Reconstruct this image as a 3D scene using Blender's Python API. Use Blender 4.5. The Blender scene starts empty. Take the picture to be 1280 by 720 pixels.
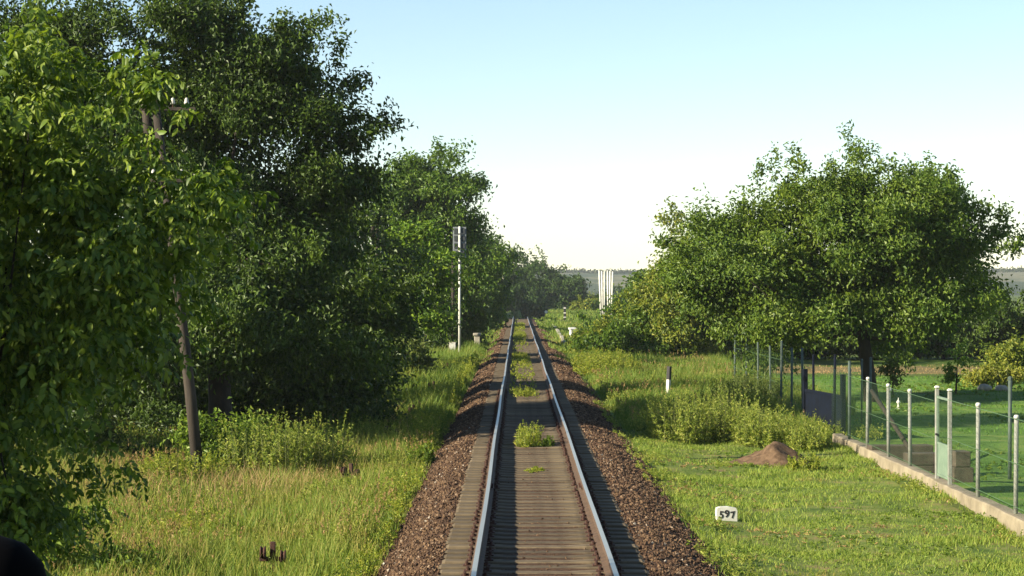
import bpy, bmesh, math, random
import numpy as np
from mathutils import Vector, Matrix

S = bpy.context.scene
C = S.collection
R = math.radians

# ------------------------------------------------------------------ camera, sky, sun, exposure
FPX, CX, CY, HC = 2800.0, 647.0, 361.0, 3.03          # focal length and vanishing point in the photo's pixels
cam = bpy.data.cameras.new('camera')
cam.sensor_width = 36.0
cam.lens = 36.0 * FPX / 1280.0
cam.shift_x = (640 - CX) / 1280.0
cam.shift_y = (CY - 360) / 1280.0
cam.clip_start, cam.clip_end = 0.05, 9000
co = bpy.data.objects.new('camera', cam)
co.location = (0, 0, HC)
co.rotation_euler = (math.pi / 2, 0, 0)
C.objects.link(co)
S.camera = co

SUN_EL, SUN_BEHIND = R(24), R(25)
W = bpy.data.worlds.new('World')
S.world = W
W.use_nodes = True
sk = W.node_tree.nodes.new('ShaderNodeTexSky')
sk.sky_type = 'NISHITA'
sk.sun_disc = False
sk.sun_elevation = SUN_EL
sk.sun_rotation = R(270) - SUN_BEHIND
sk.air_density = 0.92
sk.dust_density = 0.0
sk.ozone_density = 1.6
W.node_tree.links.new(sk.outputs[0], W.node_tree.nodes['Background'].inputs[0])
W.node_tree.nodes['Background'].inputs[1].default_value = 0.062
sl = bpy.data.lights.new('sun', 'SUN')
sl.energy = 5.0
sl.angle = R(0.5)
sl.color = (1.0, 0.89, 0.70)
so = bpy.data.objects.new('sun', sl)
sun_dir = Vector((math.cos(SUN_EL) * math.cos(SUN_BEHIND), math.cos(SUN_EL) * math.sin(SUN_BEHIND), -math.sin(SUN_EL)))
so.rotation_euler = sun_dir.to_track_quat('-Z', 'Y').to_euler()
so.location = (-40, -10, 30)
C.objects.link(so)
S.view_settings.view_transform = 'Standard'
S.view_settings.look = 'None'
S.view_settings.exposure = 1.55
S.view_settings.gamma = 1.0
S.view_settings.use_curve_mapping = False
S.cycles.max_bounces = 6
S.cycles.diffuse_bounces = 2
S.cycles.transmission_bounces = 3
S.cycles.glossy_bounces = 2
S.cycles.transparent_max_bounces = 6
S.cycles.volume_bounces = 0
S.cycles.use_denoising = True


def P(x, y, Y):
    """photo pixel at distance Y -> point"""
    return Vector(((x - CX) / FPX * Y, Y, HC - (y - CY) / FPX * Y))


# ------------------------------------------------------------------ helpers
def tag(o, label=None, cat=None, group=None, kind=None):
    if label: o['label'] = label
    if cat: o['category'] = cat
    if group: o['group'] = group
    if kind: o['kind'] = kind
    return o


def thing(name, label, cat, loc=(0, 0, 0), rz=0.0, group=None):
    o = bpy.data.objects.new(name, None)
    o.empty_display_size = 0.3
    o.location = loc
    o.rotation_euler = (0, 0, rz)
    C.objects.link(o)
    return tag(o, label, cat, group)


class MB:
    def __init__(s):
        s.v, s.f, s.mi = [], [], []

    def add(s, vs, fs, m=0):
        b = len(s.v)
        s.v += [tuple(v) for v in vs]
        s.f += [tuple(i + b for i in f) for f in fs]
        s.mi += [m] * len(fs)

    def box(s, x0, x1, y0, y1, z0, z1, m=0, bev=0.0):
        if bev <= 0:
            vs = [(x, y, z) for z in (z0, z1) for y in (y0, y1) for x in (x0, x1)]
            s.add(vs, [(0, 2, 3, 1), (4, 5, 7, 6), (0, 1, 5, 4), (2, 6, 7, 3), (0, 4, 6, 2), (1, 3, 7, 5)], m)
            return
        b = bev
        ring = lambda z, i: [(x0 + b + i, y0 + i, z), (x1 - b - i, y0 + i, z), (x1 - i, y0 + b + i, z), (x1 - i, y1 - b - i, z),
                             (x1 - b - i, y1 - i, z), (x0 + b + i, y1 - i, z), (x0 + i, y1 - b - i, z), (x0 + i, y0 + b + i, z)]
        rs = [ring(z0, b), ring(z0 + b, 0), ring(z1 - b, 0), ring(z1, b)]
        s.loft(rs, m)

    def loft(s, rings, m=0, caps=True):
        n = len(rings[0])
        vs = [p for r in rings for p in r]
        fs = []
        for k in range(len(rings) - 1):
            for i in range(n):
                j = (i + 1) % n
                fs.append((k * n + i, k * n + j, (k + 1) * n + j, (k + 1) * n + i))
        if caps:
            fs.append(tuple(reversed(range(n))))
            fs.append(tuple((len(rings) - 1) * n + i for i in range(n)))
        s.add(vs, fs, m)

    def tube(s, pts, rad, n=8, m=0, caps=True):
        pts = [Vector(p) for p in pts]
        if not hasattr(rad, '__len__'):
            rad = [rad] * len(pts)
        rings = []
        for i, p in enumerate(pts):
            t = (pts[min(i + 1, len(pts) - 1)] - pts[max(i - 1, 0)]).normalized()
            u = t.cross(Vector((0, 1, 0.01)) if abs(t.y) < 0.9 else Vector((1, 0, 0))).normalized()
            w = t.cross(u)
            rings.append([p + (u * math.cos(a) + w * math.sin(a)) * rad[i] for a in [2 * math.pi * k / n for k in range(n)]])
        s.loft(rings, m, caps)

    def lathe(s, prof, c=(0, 0, 0), n=16, m=0):
        rings = [[(c[0] + r * math.cos(2 * math.pi * k / n), c[1] + r * math.sin(2 * math.pi * k / n), c[2] + z) for k in range(n)] for r, z in prof]
        s.loft(rings, m)

    def build(s, name, mats, parent=None, smooth=False):
        me = bpy.data.meshes.new(name)
        me.from_pydata(s.v, [], s.f)
        for m in (mats if isinstance(mats, (list, tuple)) else [mats]):
            me.materials.append(m)
        me.polygons.foreach_set('material_index', s.mi)
        if smooth:
            me.polygons.foreach_set('use_smooth', [True] * len(s.f))
        me.update()
        bm = bmesh.new(); bm.from_mesh(me)
        bmesh.ops.recalc_face_normals(bm, faces=bm.faces)
        bm.to_mesh(me); bm.free()
        o = bpy.data.objects.new(name, me)
        C.objects.link(o)
        if parent: o.parent = parent
        return o


def np_mesh(name, co_, tris, mats, mi=None, parent=None, smooth=False):
    """fast triangle or quad mesh from numpy arrays"""
    me = bpy.data.meshes.new(name)
    k = tris.shape[1]
    me.vertices.add(len(co_)); me.vertices.foreach_set('co', np.ascontiguousarray(co_, dtype=np.float32).ravel())
    me.loops.add(tris.size); me.loops.foreach_set('vertex_index', np.ascontiguousarray(tris, dtype=np.int32).ravel())
    me.polygons.add(len(tris)); me.polygons.foreach_set('loop_start', np.arange(0, tris.size, k, dtype=np.int32))
    for m in (mats if isinstance(mats, (list, tuple)) else [mats]):
        me.materials.append(m)
    if mi is not None: me.polygons.foreach_set('material_index', np.ascontiguousarray(mi, dtype=np.int32))
    me.polygons.foreach_set('use_smooth', np.full(len(tris), smooth, dtype=bool))
    me.update(calc_edges=True)
    o = bpy.data.objects.new(name, me)
    C.objects.link(o)
    if parent: o.parent = parent
    return o


def snoise(p, seed=0, oct=3):
    """cheap smooth noise, p (N,d) -> about -1..1"""
    r = np.random.default_rng(seed)
    p = np.asarray(p, dtype=np.float64)
    out = np.zeros(len(p)); a = 1.0; f = 1.0; tot = 0
    for o in range(oct):
        acc = np.zeros(len(p))
        for k in range(4):
            d = r.normal(size=p.shape[1]); d /= np.linalg.norm(d)
            acc += np.sin(p @ d * f * r.uniform(0.8, 1.25) + r.uniform(0, 6.28))
        out += a * acc / 2.2; tot += a
        a *= 0.55; f *= 2.1
    return out / tot


def unit(v):
    return v / (np.linalg.norm(v, axis=1, keepdims=True) + 1e-9)


# ------------------------------------------------------------------ materials
def mat(name):
    m = bpy.data.materials.new(name); m.use_nodes = True
    nt = m.node_tree
    return m, nt, nt.nodes['Principled BSDF']


def rgb_(h):
    return rgb(h)[:3]


def rgb(h):
    h = h.lstrip('#')
    c = [int(h[i:i + 2], 16) / 255 for i in (0, 2, 4)]
    return tuple(((x + 0.055) / 1.055) ** 2.4 if x > 0.04045 else x / 12.92 for x in c) + (1,)


def ramp(nt, fac, stops):
    n = nt.nodes.new('ShaderNodeValToRGB')
    e = n.color_ramp.elements
    while len(e) < len(stops): e.new(0.5)
    for i, (p, c) in enumerate(stops):
        e[i].position = p; e[i].color = c if len(c) == 4 else tuple(c) + (1,)
    nt.links.new(fac, n.inputs[0])
    return n.outputs[0]


def noise(nt, scale, detail=4, rough=0.6, coord='Object', stretch=None, dist=0.0):
    tc = nt.nodes.new('ShaderNodeTexCoord')
    out = tc.outputs[coord]
    if stretch:
        mp = nt.nodes.new('ShaderNodeMapping'); mp.inputs['Scale'].default_value = stretch
        nt.links.new(out, mp.inputs[0]); out = mp.outputs[0]
    n = nt.nodes.new('ShaderNodeTexNoise')
    n.inputs['Scale'].default_value = scale; n.inputs['Detail'].default_value = detail
    n.inputs['Roughness'].default_value = rough; n.inputs['Distortion'].default_value = dist
    nt.links.new(out, n.inputs['Vector'])
    return n.outputs['Fac']


def mix(nt, f, a, b, mode='MIX'):
    n = nt.nodes.new('ShaderNodeMix'); n.data_type = 'RGBA'; n.blend_type = mode
    for s, v in ((n.inputs[0], f), (n.inputs[6], a), (n.inputs[7], b)):
        if hasattr(v, 'links') or isinstance(v, bpy.types.NodeSocket): nt.links.new(v, s)
        elif isinstance(v, (int, float)): s.default_value = v
        else: s.default_value = v
    return n.outputs[2]


def bump(nt, bsdf, h, strength=0.4, dist=0.02):
    b = nt.nodes.new('ShaderNodeBump'); b.inputs['Strength'].default_value = strength; b.inputs['Distance'].default_value = dist
    nt.links.new(h, b.inputs['Height']); nt.links.new(b.outputs[0], bsdf.inputs['Normal'])


def plant_mat(name, cols, trans=0.3, rough=0.5, spec=0.3, patch=None, pscale=0.6, pth=(0.5, 0.62), tcol=None):
    tone = (0.74, 0.68, 0.59) if 'blade' in name else (1.0, 0.79, 0.60)
    rgb = lambda h: tuple(a * b for a, b in zip(rgb_(h), tone)) + (1,)
    """leaves or blades: colour varies leaf by leaf, with broad patches of a second set of colours"""
    m, nt, b = mat(name)
    g = nt.nodes.new('ShaderNodeNewGeometry')
    n = len(cols)
    c = ramp(nt, g.outputs['Random Per Island'], [(i / max(1, n - 1), rgb(h)) for i, h in enumerate(cols)])
    if patch:
        c2 = ramp(nt, g.outputs['Random Per Island'], [(i / max(1, len(patch) - 1), rgb(h)) for i, h in enumerate(patch)])
        f = ramp(nt, noise(nt, pscale, 6, 0.7), [(pth[0], (0, 0, 0)), (pth[1], (1, 1, 1))])
        c = mix(nt, f, c, c2)
    nt.links.new(c, b.inputs['Base Color'])
    b.inputs['Roughness'].default_value = rough
    b.inputs['Specular IOR Level'].default_value = spec
    if trans > 0:
        t = nt.nodes.new('ShaderNodeBsdfTranslucent')
        tc = mix(nt, 1.0, c, (0.9, 0.95, 0.45, 1), 'MULTIPLY')
        hs = nt.nodes.new('ShaderNodeHueSaturation'); hs.inputs['Value'].default_value = 1.5; hs.inputs['Saturation'].default_value = 1.0
        nt.links.new(tc, hs.inputs['Color'])
        nt.links.new(hs.outputs[0], t.inputs['Color'])
        mx = nt.nodes.new('ShaderNodeMixShader'); mx.inputs[0].default_value = trans
        nt.links.new(b.outputs[0], mx.inputs[1]); nt.links.new(t.outputs[0], mx.inputs[2])
        nt.links.new(mx.outputs[0], nt.nodes['Material Output'].inputs['Surface'])
    return m


def plain(name, col, rough=0.7, col2=None, scale=8, bumpy=0.0, metal=0.0, spec=0.4, stretch=None):
    m, nt, b = mat(name)
    if col2:
        f = noise(nt, scale, 5, 0.65, stretch=stretch)
        c = ramp(nt, f, [(0.35, rgb(col)), (0.68, rgb(col2))])
        nt.links.new(c, b.inputs['Base Color'])
        if bumpy: bump(nt, b, f, bumpy, 0.02)
    else:
        b.inputs['Base Color'].default_value = rgb(col)
    b.inputs['Roughness'].default_value = rough
    b.inputs['Metallic'].default_value = metal
    b.inputs['Specular IOR Level'].default_value = spec
    return m


M = {}
M['walnut'] = plant_mat('walnut_leaf', ['#345420', '#45672a', '#547730', '#668634', '#4c7032'], 0.30, 0.5, 0.3,
                        ['#46661f', '#5e7d2a', '#74923a'], 0.5)
M['walnut_near'] = plant_mat('young_walnut_leaf', ['#385820', '#486a26', '#5c7e2e', '#7c9a3c', '#4a6a26'], 0.34, 0.5, 0.3)
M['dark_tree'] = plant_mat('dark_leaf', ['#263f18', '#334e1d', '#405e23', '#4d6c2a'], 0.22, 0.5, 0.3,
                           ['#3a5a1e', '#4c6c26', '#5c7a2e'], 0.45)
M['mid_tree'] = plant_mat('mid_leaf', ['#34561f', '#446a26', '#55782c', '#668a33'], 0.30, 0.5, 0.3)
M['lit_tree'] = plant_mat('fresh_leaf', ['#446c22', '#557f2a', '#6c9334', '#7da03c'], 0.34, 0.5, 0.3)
M['olive_tree'] = plant_mat('olive_leaf', ['#4c6628', '#5f7a30', '#758c3a', '#8a9a44'], 0.3, 0.55, 0.25)
M['grey_bush'] = plant_mat('greyish_leaf', ['#46602f', '#57703a', '#6a8048'], 0.25, 0.55, 0.25)
M['far_tree'] = plant_mat('far_leaf', ['#2c4a22', '#3a5a28', '#476830'], 0.25, 0.6, 0.2)
M['far_wood'] = plant_mat('ridge_wood_leaf', ['#20301a', '#2a3a20', '#344426'], 0.0, 0.95, 0.0)
M['bark'] = plain('bark', '#1d1813', 0.9, '#352c22', 6, 0.8, stretch=(1, 1, 0.25))
M['stem'] = plain('plant_stem', '#4a5a2a', 0.8, '#6a6a3a', 5)
M['meadow'] = plant_mat('meadow_blade', ['#56752c', '#678434', '#7a923c', '#8c9c48', '#9c9c58'], 0.28, 0.6, 0.15,
                        ['#7c843c', '#949448', '#a89c60', '#b0a070'], 0.6, (0.50, 0.66))
M['dry'] = plant_mat('dry_blade', ['#a8926a', '#b8a078', '#c6b08a', '#8f8452', '#9a7e60'], 0.3, 0.7, 0.15)
M['verge'] = plant_mat('verge_blade', ['#50722a', '#648432', '#7a9440', '#8c9c4a'], 0.32, 0.6, 0.2,
                       ['#8a9048', '#a09c58', '#b0a068'], 0.30, (0.54, 0.66))
M['lawn'] = plant_mat('lawn_blade', ['#6c8c3a', '#7e9a44', '#90a64c', '#a2b058'], 0.3, 0.6, 0.15,
                      ['#868c46', '#989450', '#a4905c', '#8a7450'], 0.9, (0.56, 0.70))
M['garden'] = plant_mat('garden_blade', ['#4c7a2a', '#5a8830', '#6a9438', '#58802e'], 0.26, 0.6, 0.2)
M['weed'] = plant_mat('weed_leaf', ['#62803a', '#769444', '#8aa454', '#9cae62'], 0.3, 0.55, 0.25)
M['weed_light'] = plant_mat('light_weed_leaf', ['#5f7e30', '#76943a', '#8ea648', '#a0ac5a'], 0.32, 0.55, 0.25)
M['weed_green'] = plant_mat('green_weed_leaf', ['#46682a', '#577a30', '#6b8e38', '#80a044'], 0.34, 0.5, 0.3)

# ground: soil and low growth; the strip beyond the garden is dry stubble
m, nt, b = mat('ground_soil_and_grass')
f1 = noise(nt, 0.9, 6, 0.65); f2 = noise(nt, 0.12, 3)
c1 = ramp(nt, f1, [(0.30, rgb('#39421f')), (0.5, rgb('#4c5628')), (0.66, rgb('#626236')), (0.8, rgb('#6b5c40'))])
c2 = ramp(nt, f1, [(0.30, rgb('#3c5220')), (0.55, rgb('#4a6026')), (0.8, rgb('#616c34'))])
nt.links.new(mix(nt, ramp(nt, f2, [(0.42, (0, 0, 0)), (0.58, (1, 1, 1))]), c1, c2), b.inputs['Base Color'])
b.inputs['Roughness'].default_value = 0.95; b.inputs['Specular IOR Level'].default_value = 0.1
bump(nt, b, noise(nt, 9, 5), 0.6, 0.05)
M['ground'] = m
m, nt, b = mat('short_lawn')
f1 = noise(nt, 1.3, 6, 0.7)
nt.links.new(ramp(nt, f1, [(0.3, rgb('#3c5020')), (0.46, rgb('#55652c')), (0.56, rgb('#687038')), (0.66, rgb('#7a6a48'))]), b.inputs['Base Color'])
b.inputs['Roughness'].default_value = 0.95; b.inputs['Specular IOR Level'].default_value = 0.1
bump(nt, b, noise(nt, 22, 4), 0.6, 0.03)
M['lawn_soil'] = m
m, nt, b = mat('garden_turf')
f1 = noise(nt, 0.8, 6, 0.7)
nt.links.new(ramp(nt, f1, [(0.3, rgb('#3e5a22')), (0.5, rgb('#52702e')), (0.62, rgb('#687a3a')), (0.75, rgb('#74744a'))]), b.inputs['Base Color'])
b.inputs['Roughness'].default_value = 0.95; b.inputs['Specular IOR Level'].default_value = 0.1
bump(nt, b, noise(nt, 22, 4), 0.6, 0.03)
M['garden_turf'] = m
M['stubble'] = plain('dry_stubble', '#5c5636', 0.95, '#776a46', 1.5, 0.4, spec=0.1)
M['dust_path'] = plain('pale_dust', '#7c755e', 0.95, '#8c8670', 2, 0.3, spec=0.1)

m, nt, b = mat('brown_ballast')
f1 = noise(nt, 14, 6, 0.7); f2 = noise(nt, 0.7, 3)
c = ramp(nt, f1, [(0.25, rgb('#2a1e16')), (0.5, rgb('#493628')), (0.7, rgb('#624b37')), (0.85, rgb('#6e5c47'))])
c = mix(nt, ramp(nt, f2, [(0.5, (0, 0, 0)), (0.75, (0.5, 0.5, 0.5))]), c, rgb('#604a38'))
nt.links.new(c, b.inputs['Base Color']); b.inputs['Roughness'].default_value = 0.95; b.inputs['Specular IOR Level'].default_value = 0.15
bump(nt, b, noise(nt, 16, 5, 0.7), 1.0, 0.06)
M['ballast'] = m
m, nt, b = mat('ballast_stone')
g = nt.nodes.new('ShaderNodeNewGeometry')
c = ramp(nt, g.outputs['Random Per Island'], [(0, rgb('#30241b')), (0.35, rgb('#483629')), (0.7, rgb('#594633')), (0.93, rgb('#6b5641')), (0.992, rgb('#7c6c5a')), (1, rgb('#a09a8e'))])
nt.links.new(c, b.inputs['Base Color']); b.inputs['Roughness'].default_value = 0.9; b.inputs['Specular IOR Level'].default_value = 0.2
M['stone'] = m
m, nt, b = mat('dusty_concrete_sleeper')
oi = nt.nodes.new('ShaderNodeObjectInfo')
f1 = noise(nt, 5, 6, 0.7)
c = ramp(nt, f1, [(0.25, rgb('#4a4032')), (0.55, rgb('#5f5442')), (0.8, rgb('#70644f'))])
c = mix(nt, ramp(nt, noise(nt, 1.7, 5, 0.7, dist=0.6), [(0.52, (0, 0, 0)), (0.68, (0.75, 0.75, 0.75))]), c, rgb('#352a1e'))
hs = nt.nodes.new('ShaderNodeHueSaturation'); nt.links.new(c, hs.inputs['Color'])
mr = nt.nodes.new('ShaderNodeMapRange'); mr.inputs[3].default_value = 0.70; mr.inputs[4].default_value = 1.18
nt.links.new(oi.outputs['Random'], mr.inputs[0]); nt.links.new(mr.outputs[0], hs.inputs['Value'])
nt.links.new(hs.outputs[0], b.inputs['Base Color']); b.inputs['Roughness'].default_value = 0.9; b.inputs['Specular IOR Level'].default_value = 0.2
bump(nt, b, f1, 0.4, 0.01)
M['sleeper'] = m
M['rail_rust'] = plain('rail_rust', '#3f3024', 0.8, '#5a4735', 7, 0.3)
M['rail_head'] = plain('polished_rail_head', '#a2a39a', 0.36, '#b4b5aa', 3, 0, 0.6, stretch=(1, 0.05, 1))
M['rust_iron'] = plain('rust_iron', '#2c1a12', 0.85, '#4a2c1c', 20, 0.3)
M['black_iron'] = plain('black_iron', '#17171a', 0.7, '#26231f', 12)
M['old_wood'] = plain('weathered_pole_wood', '#241e18', 0.9, '#3c342a', 5, 0.6, stretch=(1, 1, 0.15))
M['porcelain'] = plain('white_porcelain', '#b0aca2', 0.45)
M['white_paint'] = plain('white_paint', '#c4c4ba', 0.55, '#a8a698', 3)
M['red_paint'] = plain('dull_red_paint', '#a34a34', 0.6, '#c7775c', 4)
M['grey_panel'] = plain('grey_sheet_metal', '#565c60', 0.6, '#74797a', 3)
M['dark_panel'] = plain('dark_sheet_metal', '#2c3033', 0.6)
M['concrete'] = plain('weathered_concrete', '#7c776a', 0.9, '#9c9786', 5, 0.4)
M['plinth'] = plain('pale_plinth_concrete', '#6c6350', 0.9, '#8a806a', 2.2, 0.5)
M['post_paint'] = plain('whitish_green_post_paint', '#70726a', 0.7, '#8a8a80', 9, 0.2)
M['green_post'] = plain('green_steel_post', '#333f38', 0.6, '#445048', 8)
M['dark_post'] = plain('dark_blue_steel', '#04080f', 0.8, '#081222', 5, spec=0.15)
M['gate_green'] = plain('pale_green_gate_paint', '#5c6e5e', 0.6, '#6e7f6c', 5)
M['wire'] = plain('green_coated_wire', '#46603e', 0.6)
M['brown_block'] = plain('brown_block', '#3a332a', 0.9, '#544a3c', 5, 0.3)
M['earth'] = plain('bare_earth', '#46382b', 0.95, '#6e5a46', 7, 1.0, spec=0.1)
M['digit'] = plain('black_lettering', '#1c1c1c', 0.7)
M['rubber'] = plain('black_rubber', '#050506', 0.95, spec=0.05)
M['yellow_flower'] = plant_mat('yellow_bush_leaf', ['#647c30', '#788c38', '#8c9844', '#5c7430'], 0.3)

# ------------------------------------------------------------------ terrain
UC = 0.29                                             # track centre line


def track_drop(y):
    y = np.asarray(y, dtype=np.float64)
    t = np.clip(y - 243, 0, None)
    return -np.minimum(t * t / 900.0, 1.0 + t * 0.020)


def track_u(y):
    y = np.asarray(y, dtype=np.float64)
    t = np.clip(y - 235, 0, None)
    return UC + t * t / 6000.0


def ground_z(x, y):
    x = np.asarray(x, dtype=np.float64); y = np.asarray(y, dtype=np.float64)
    u = x - track_u(y)
    p = np.stack([x, y], 1)
    base = np.where(u < 0, -0.58 - 0.30 * np.clip((-u - 2.2) / 1.4, 0, 1), -0.56 - 0.18 * np.clip((u - 2.2) / 1.6, 0, 1))
    base = base + 0.05 * snoise(p * 0.5, 3) + np.where(np.abs(u) > 2.4, 0.05 * snoise(p * 1.6, 5), 0)
    base = base - 0.08 * np.clip((np.abs(u) - 6) / 10, 0, 1)
    far = np.clip((y - 180) / 150, 0, 1)
    base = base + far * 0.35
    d = track_drop(y)
    k = np.clip((3.0 - np.abs(u)) / 0.6, 0, 1)
    base = base + k * d
    base = np.where(np.abs(u) < 2.05, base - 0.35 * np.clip((2.05 - np.abs(u)) / 0.25, 0, 1), base)
    return base


def graded(a):
    out = []
    for s, e, st in a:
        out += list(np.arange(s, e, st))
    out.append(a[-1][1])
    return np.array(out)


def grid_obj(name, xs, ys, zf, mt, kind='structure', smooth=True):
    X, Y = np.meshgrid(xs, ys)
    z = zf(X.ravel(), Y.ravel())
    v = np.stack([X.ravel(), Y.ravel(), z], 1)
    nx, ny = len(xs), len(ys)
    i = (np.arange(ny - 1)[:, None] * nx + np.arange(nx - 1)[None, :]).ravel()
    o = np_mesh(name, v, np.stack([i, i + 1, i + nx + 1, i + nx], 1), mt, smooth=smooth)
    return tag(o, kind=kind)


xs = graded([(-2600, -200, 200), (-200, -40, 20), (-40, -12, 2), (-12, 14, 0.22), (14, 40, 1.5), (40, 200, 20), (200, 2600, 200)])
ys = graded([(-60, 15, 8), (15, 130, 0.5), (130, 420, 3), (420, 800, 30), (800, 3600, 200)])
grid_obj('ground', xs, ys, ground_z, M['ground'])


def sheet(name, x0, x1, y0, y1, st, mt, dz, edge=0.25, seed=1):
    """a thin layer lying dz above the ground with an uneven edge"""
    xs_ = np.linspace(x0, x1, max(3, int((x1 - x0) / st))); ys_ = np.linspace(y0, y1, max(3, int((y1 - y0) / (st * 2))))

    def zf(x, y):
        e = np.minimum.reduce([x - x0, x1 - x, (y - y0) * 0.5, (y1 - y) * 0.5])
        w = edge * (1.2 + snoise(np.stack([x, y], 1) * 1.7, seed))
        return ground_z(x, y) + np.where(e > w, dz, -0.06)
    return grid_obj(name, xs_, ys_, zf, mt)


sheet('lawn', 2.25, 7.9, 24, 57, 0.2, M['lawn_soil'], 0.012, 0.3, 11)
sheet('garden_lawn', 8.0, 46, 24, 98, 0.4, M['garden_turf'], 0.014, 0.1, 12)
sheet('stubble_field', 6.0, 60, 100, 111, 0.5, M['stubble'], 0.02, 0.5, 13)
sheet('dirt_crossing', 4.2, 6.8, 236, 254, 0.5, M['dust_path'], 0.03, 0.4, 14)

# ballast bed: its own profile, dipping below the ground at both edges
uu = np.array([-2.65, -2.3, -2.05, -1.8, -1.55, -1.35, -1.2, -0.9, -0.5, 0, 0.5, 0.9, 1.2, 1.35, 1.55, 1.8, 2.05, 2.3, 2.65])
uz = np.array([-1.0, -0.78, -0.56, -0.42, -0.28, -0.205, -0.205, -0.22, -0.205, -0.20, -0.205, -0.22, -0.215, -0.215, -0.255, -0.34, -0.44, -0.55, -0.78])
ysb = graded([(10, 110, 0.3), (110, 330, 1.5)])


def ballast_z(u, y):
    p = np.stack([u, np.asarray(y)], 1)
    return np.interp(u, uu, uz) + track_drop(y) + 0.025 * snoise(p * 2.2, 21) * np.clip(np.abs(u) - 1.0, 0, 0.6) / 0.6 + np.where(y > 38.0, 0.012 * snoise(p * 0.35, 22), 0)


ub = np.linspace(-2.65, 2.65, 45)
U_, Y_ = np.meshgrid(ub, ysb)
v = np.stack([U_.ravel() + track_u(Y_.ravel()), Y_.ravel(), ballast_z(U_.ravel(), Y_.ravel())], 1)
i = (np.arange(len(ysb) - 1)[:, None] * len(ub) + np.arange(len(ub) - 1)[None, :]).ravel()
tag(np_mesh('ballast_bed', v, np.stack([i, i + 1, i + len(ub) + 1, i + len(ub)], 1), M['ballast'], smooth=True), kind='structure')

# far hills
m, nt, b = mat('far_fields')
f1 = noise(nt, 0.010, 5, 0.65, stretch=(1, 0.15, 9)); 
nt.links.new(ramp(nt, f1, [(0.35, rgb('#2c3828')), (0.48, rgb('#3e4a34')), (0.56, rgb('#6a6850')), (0.64, rgb('#465038')), (0.8, rgb('#283426'))]), b.inputs['Base Color'])
b.inputs['Roughness'].default_value = 0.95; b.inputs['Specular IOR Level'].default_value = 0.05
M['hills'] = m


def hill_z(x, y):
    t = np.clip((y - 1000) / 1000.0, 0, 1)
    s = t * t * (3 - 2 * t)
    return -1.5 + s * (15.5 + 4 * np.sin(x / 240 + 0.5) + 2.0 * np.sin(x / 83 + 2))


grid_obj('hills', np.linspace(-1500, 1500, 120), np.linspace(1000, 2300, 40), hill_z, M['hills'])

# ------------------------------------------------------------------ leaf, blade and stem builders
def leaves(c, axis, nrm, ln, wd, fold=0.25):
    a = unit(axis)
    s = unit(np.cross(a, nrm)); n = np.cross(s, a)
    ln = ln[:, None]; wd = wd[:, None]
    b0 = c - a * ln * 0.5
    tip = c + a * ln * 0.5 - n * ln * 0.12
    mid = c - a * ln * 0.06 + n * ln * 0.04
    l = mid - s * wd * 0.5 + n * wd * fold
    r = mid + s * wd * 0.5 + n * wd * fold
    v = np.stack([b0, r, tip, l], 1).reshape(-1, 3)
    k = np.arange(len(c)) * 4
    t = np.stack([np.stack([k, k + 1, k + 2], 1), np.stack([k, k + 2, k + 3], 1)], 1).reshape(-1, 3)
    return v, t


def blades(x, y, z, h, w, rng, lean=0.45, wind=(0.08, 0.0)):
    n = len(x)
    b0 = np.stack([x, y, z], 1)
    a = rng.uniform(0, 2 * np.pi, n)
    ld = np.stack([np.cos(a), np.sin(a)], 1) * (rng.uniform(0.05, lean, n) * h)[:, None] + np.array(wind) * h[:, None] * 0.5
    fa = rng.normal(0, 0.7, n)
    sd = np.stack([np.cos(fa), np.sin(fa), np.zeros(n)], 1) * (w * 0.5)[:, None]
    mid = b0 + np.concatenate([ld * 0.33, (h * 0.58)[:, None]], 1)
    tip = b0 + np.concatenate([ld, (h * rng.uniform(0.85, 1.0, n))[:, None]], 1)
    v = np.stack([b0 - sd, b0 + sd, mid - sd * 0.8, mid + sd * 0.8, tip], 1).reshape(-1, 3)
    k = np.arange(n) * 5
    t = np.stack([np.stack([k, k + 1, k + 3], 1), np.stack([k, k + 3, k + 2], 1), np.stack([k + 2, k + 3, k + 4], 1)], 1).reshape(-1, 3)
    return v, t


def grass(name, mt, x0, x1, y0, y1, count, h, w, seed, mask=None, hvar=0.5, lean=0.45, parent=None, tall=None):
    rng = np.random.default_rng(seed)
    x = rng.uniform(x0, x1, count)
    # more blades near the camera
    y = y0 + (y1 - y0) * rng.uniform(0, 1, count) ** 1.25
    if mask is not None:
        k = mask(x, y) > rng.uniform(0, 1, count)
        x, y = x[k], y[k]
    hh = h * (1 + hvar * rng.uniform(-1, 1, len(x))) * (1 + 0.35 * snoise(np.stack([x, y], 1) * 1.1, seed + 1))
    if tall is not None: hh = hh * tall(x, y)
    ww = w * rng.uniform(0.6, 1.4, len(x)) * (1 + (y - y0) / 120.0)
    v, t = blades(x, y, np.maximum(ground_z(x, y), ballast_z(x - track_u(y), y)) - 0.02, np.clip(hh, 0.03, None), ww, rng, lean)
    o = np_mesh(name, v, t, mt)
    return tag(o, kind='stuff')


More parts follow.
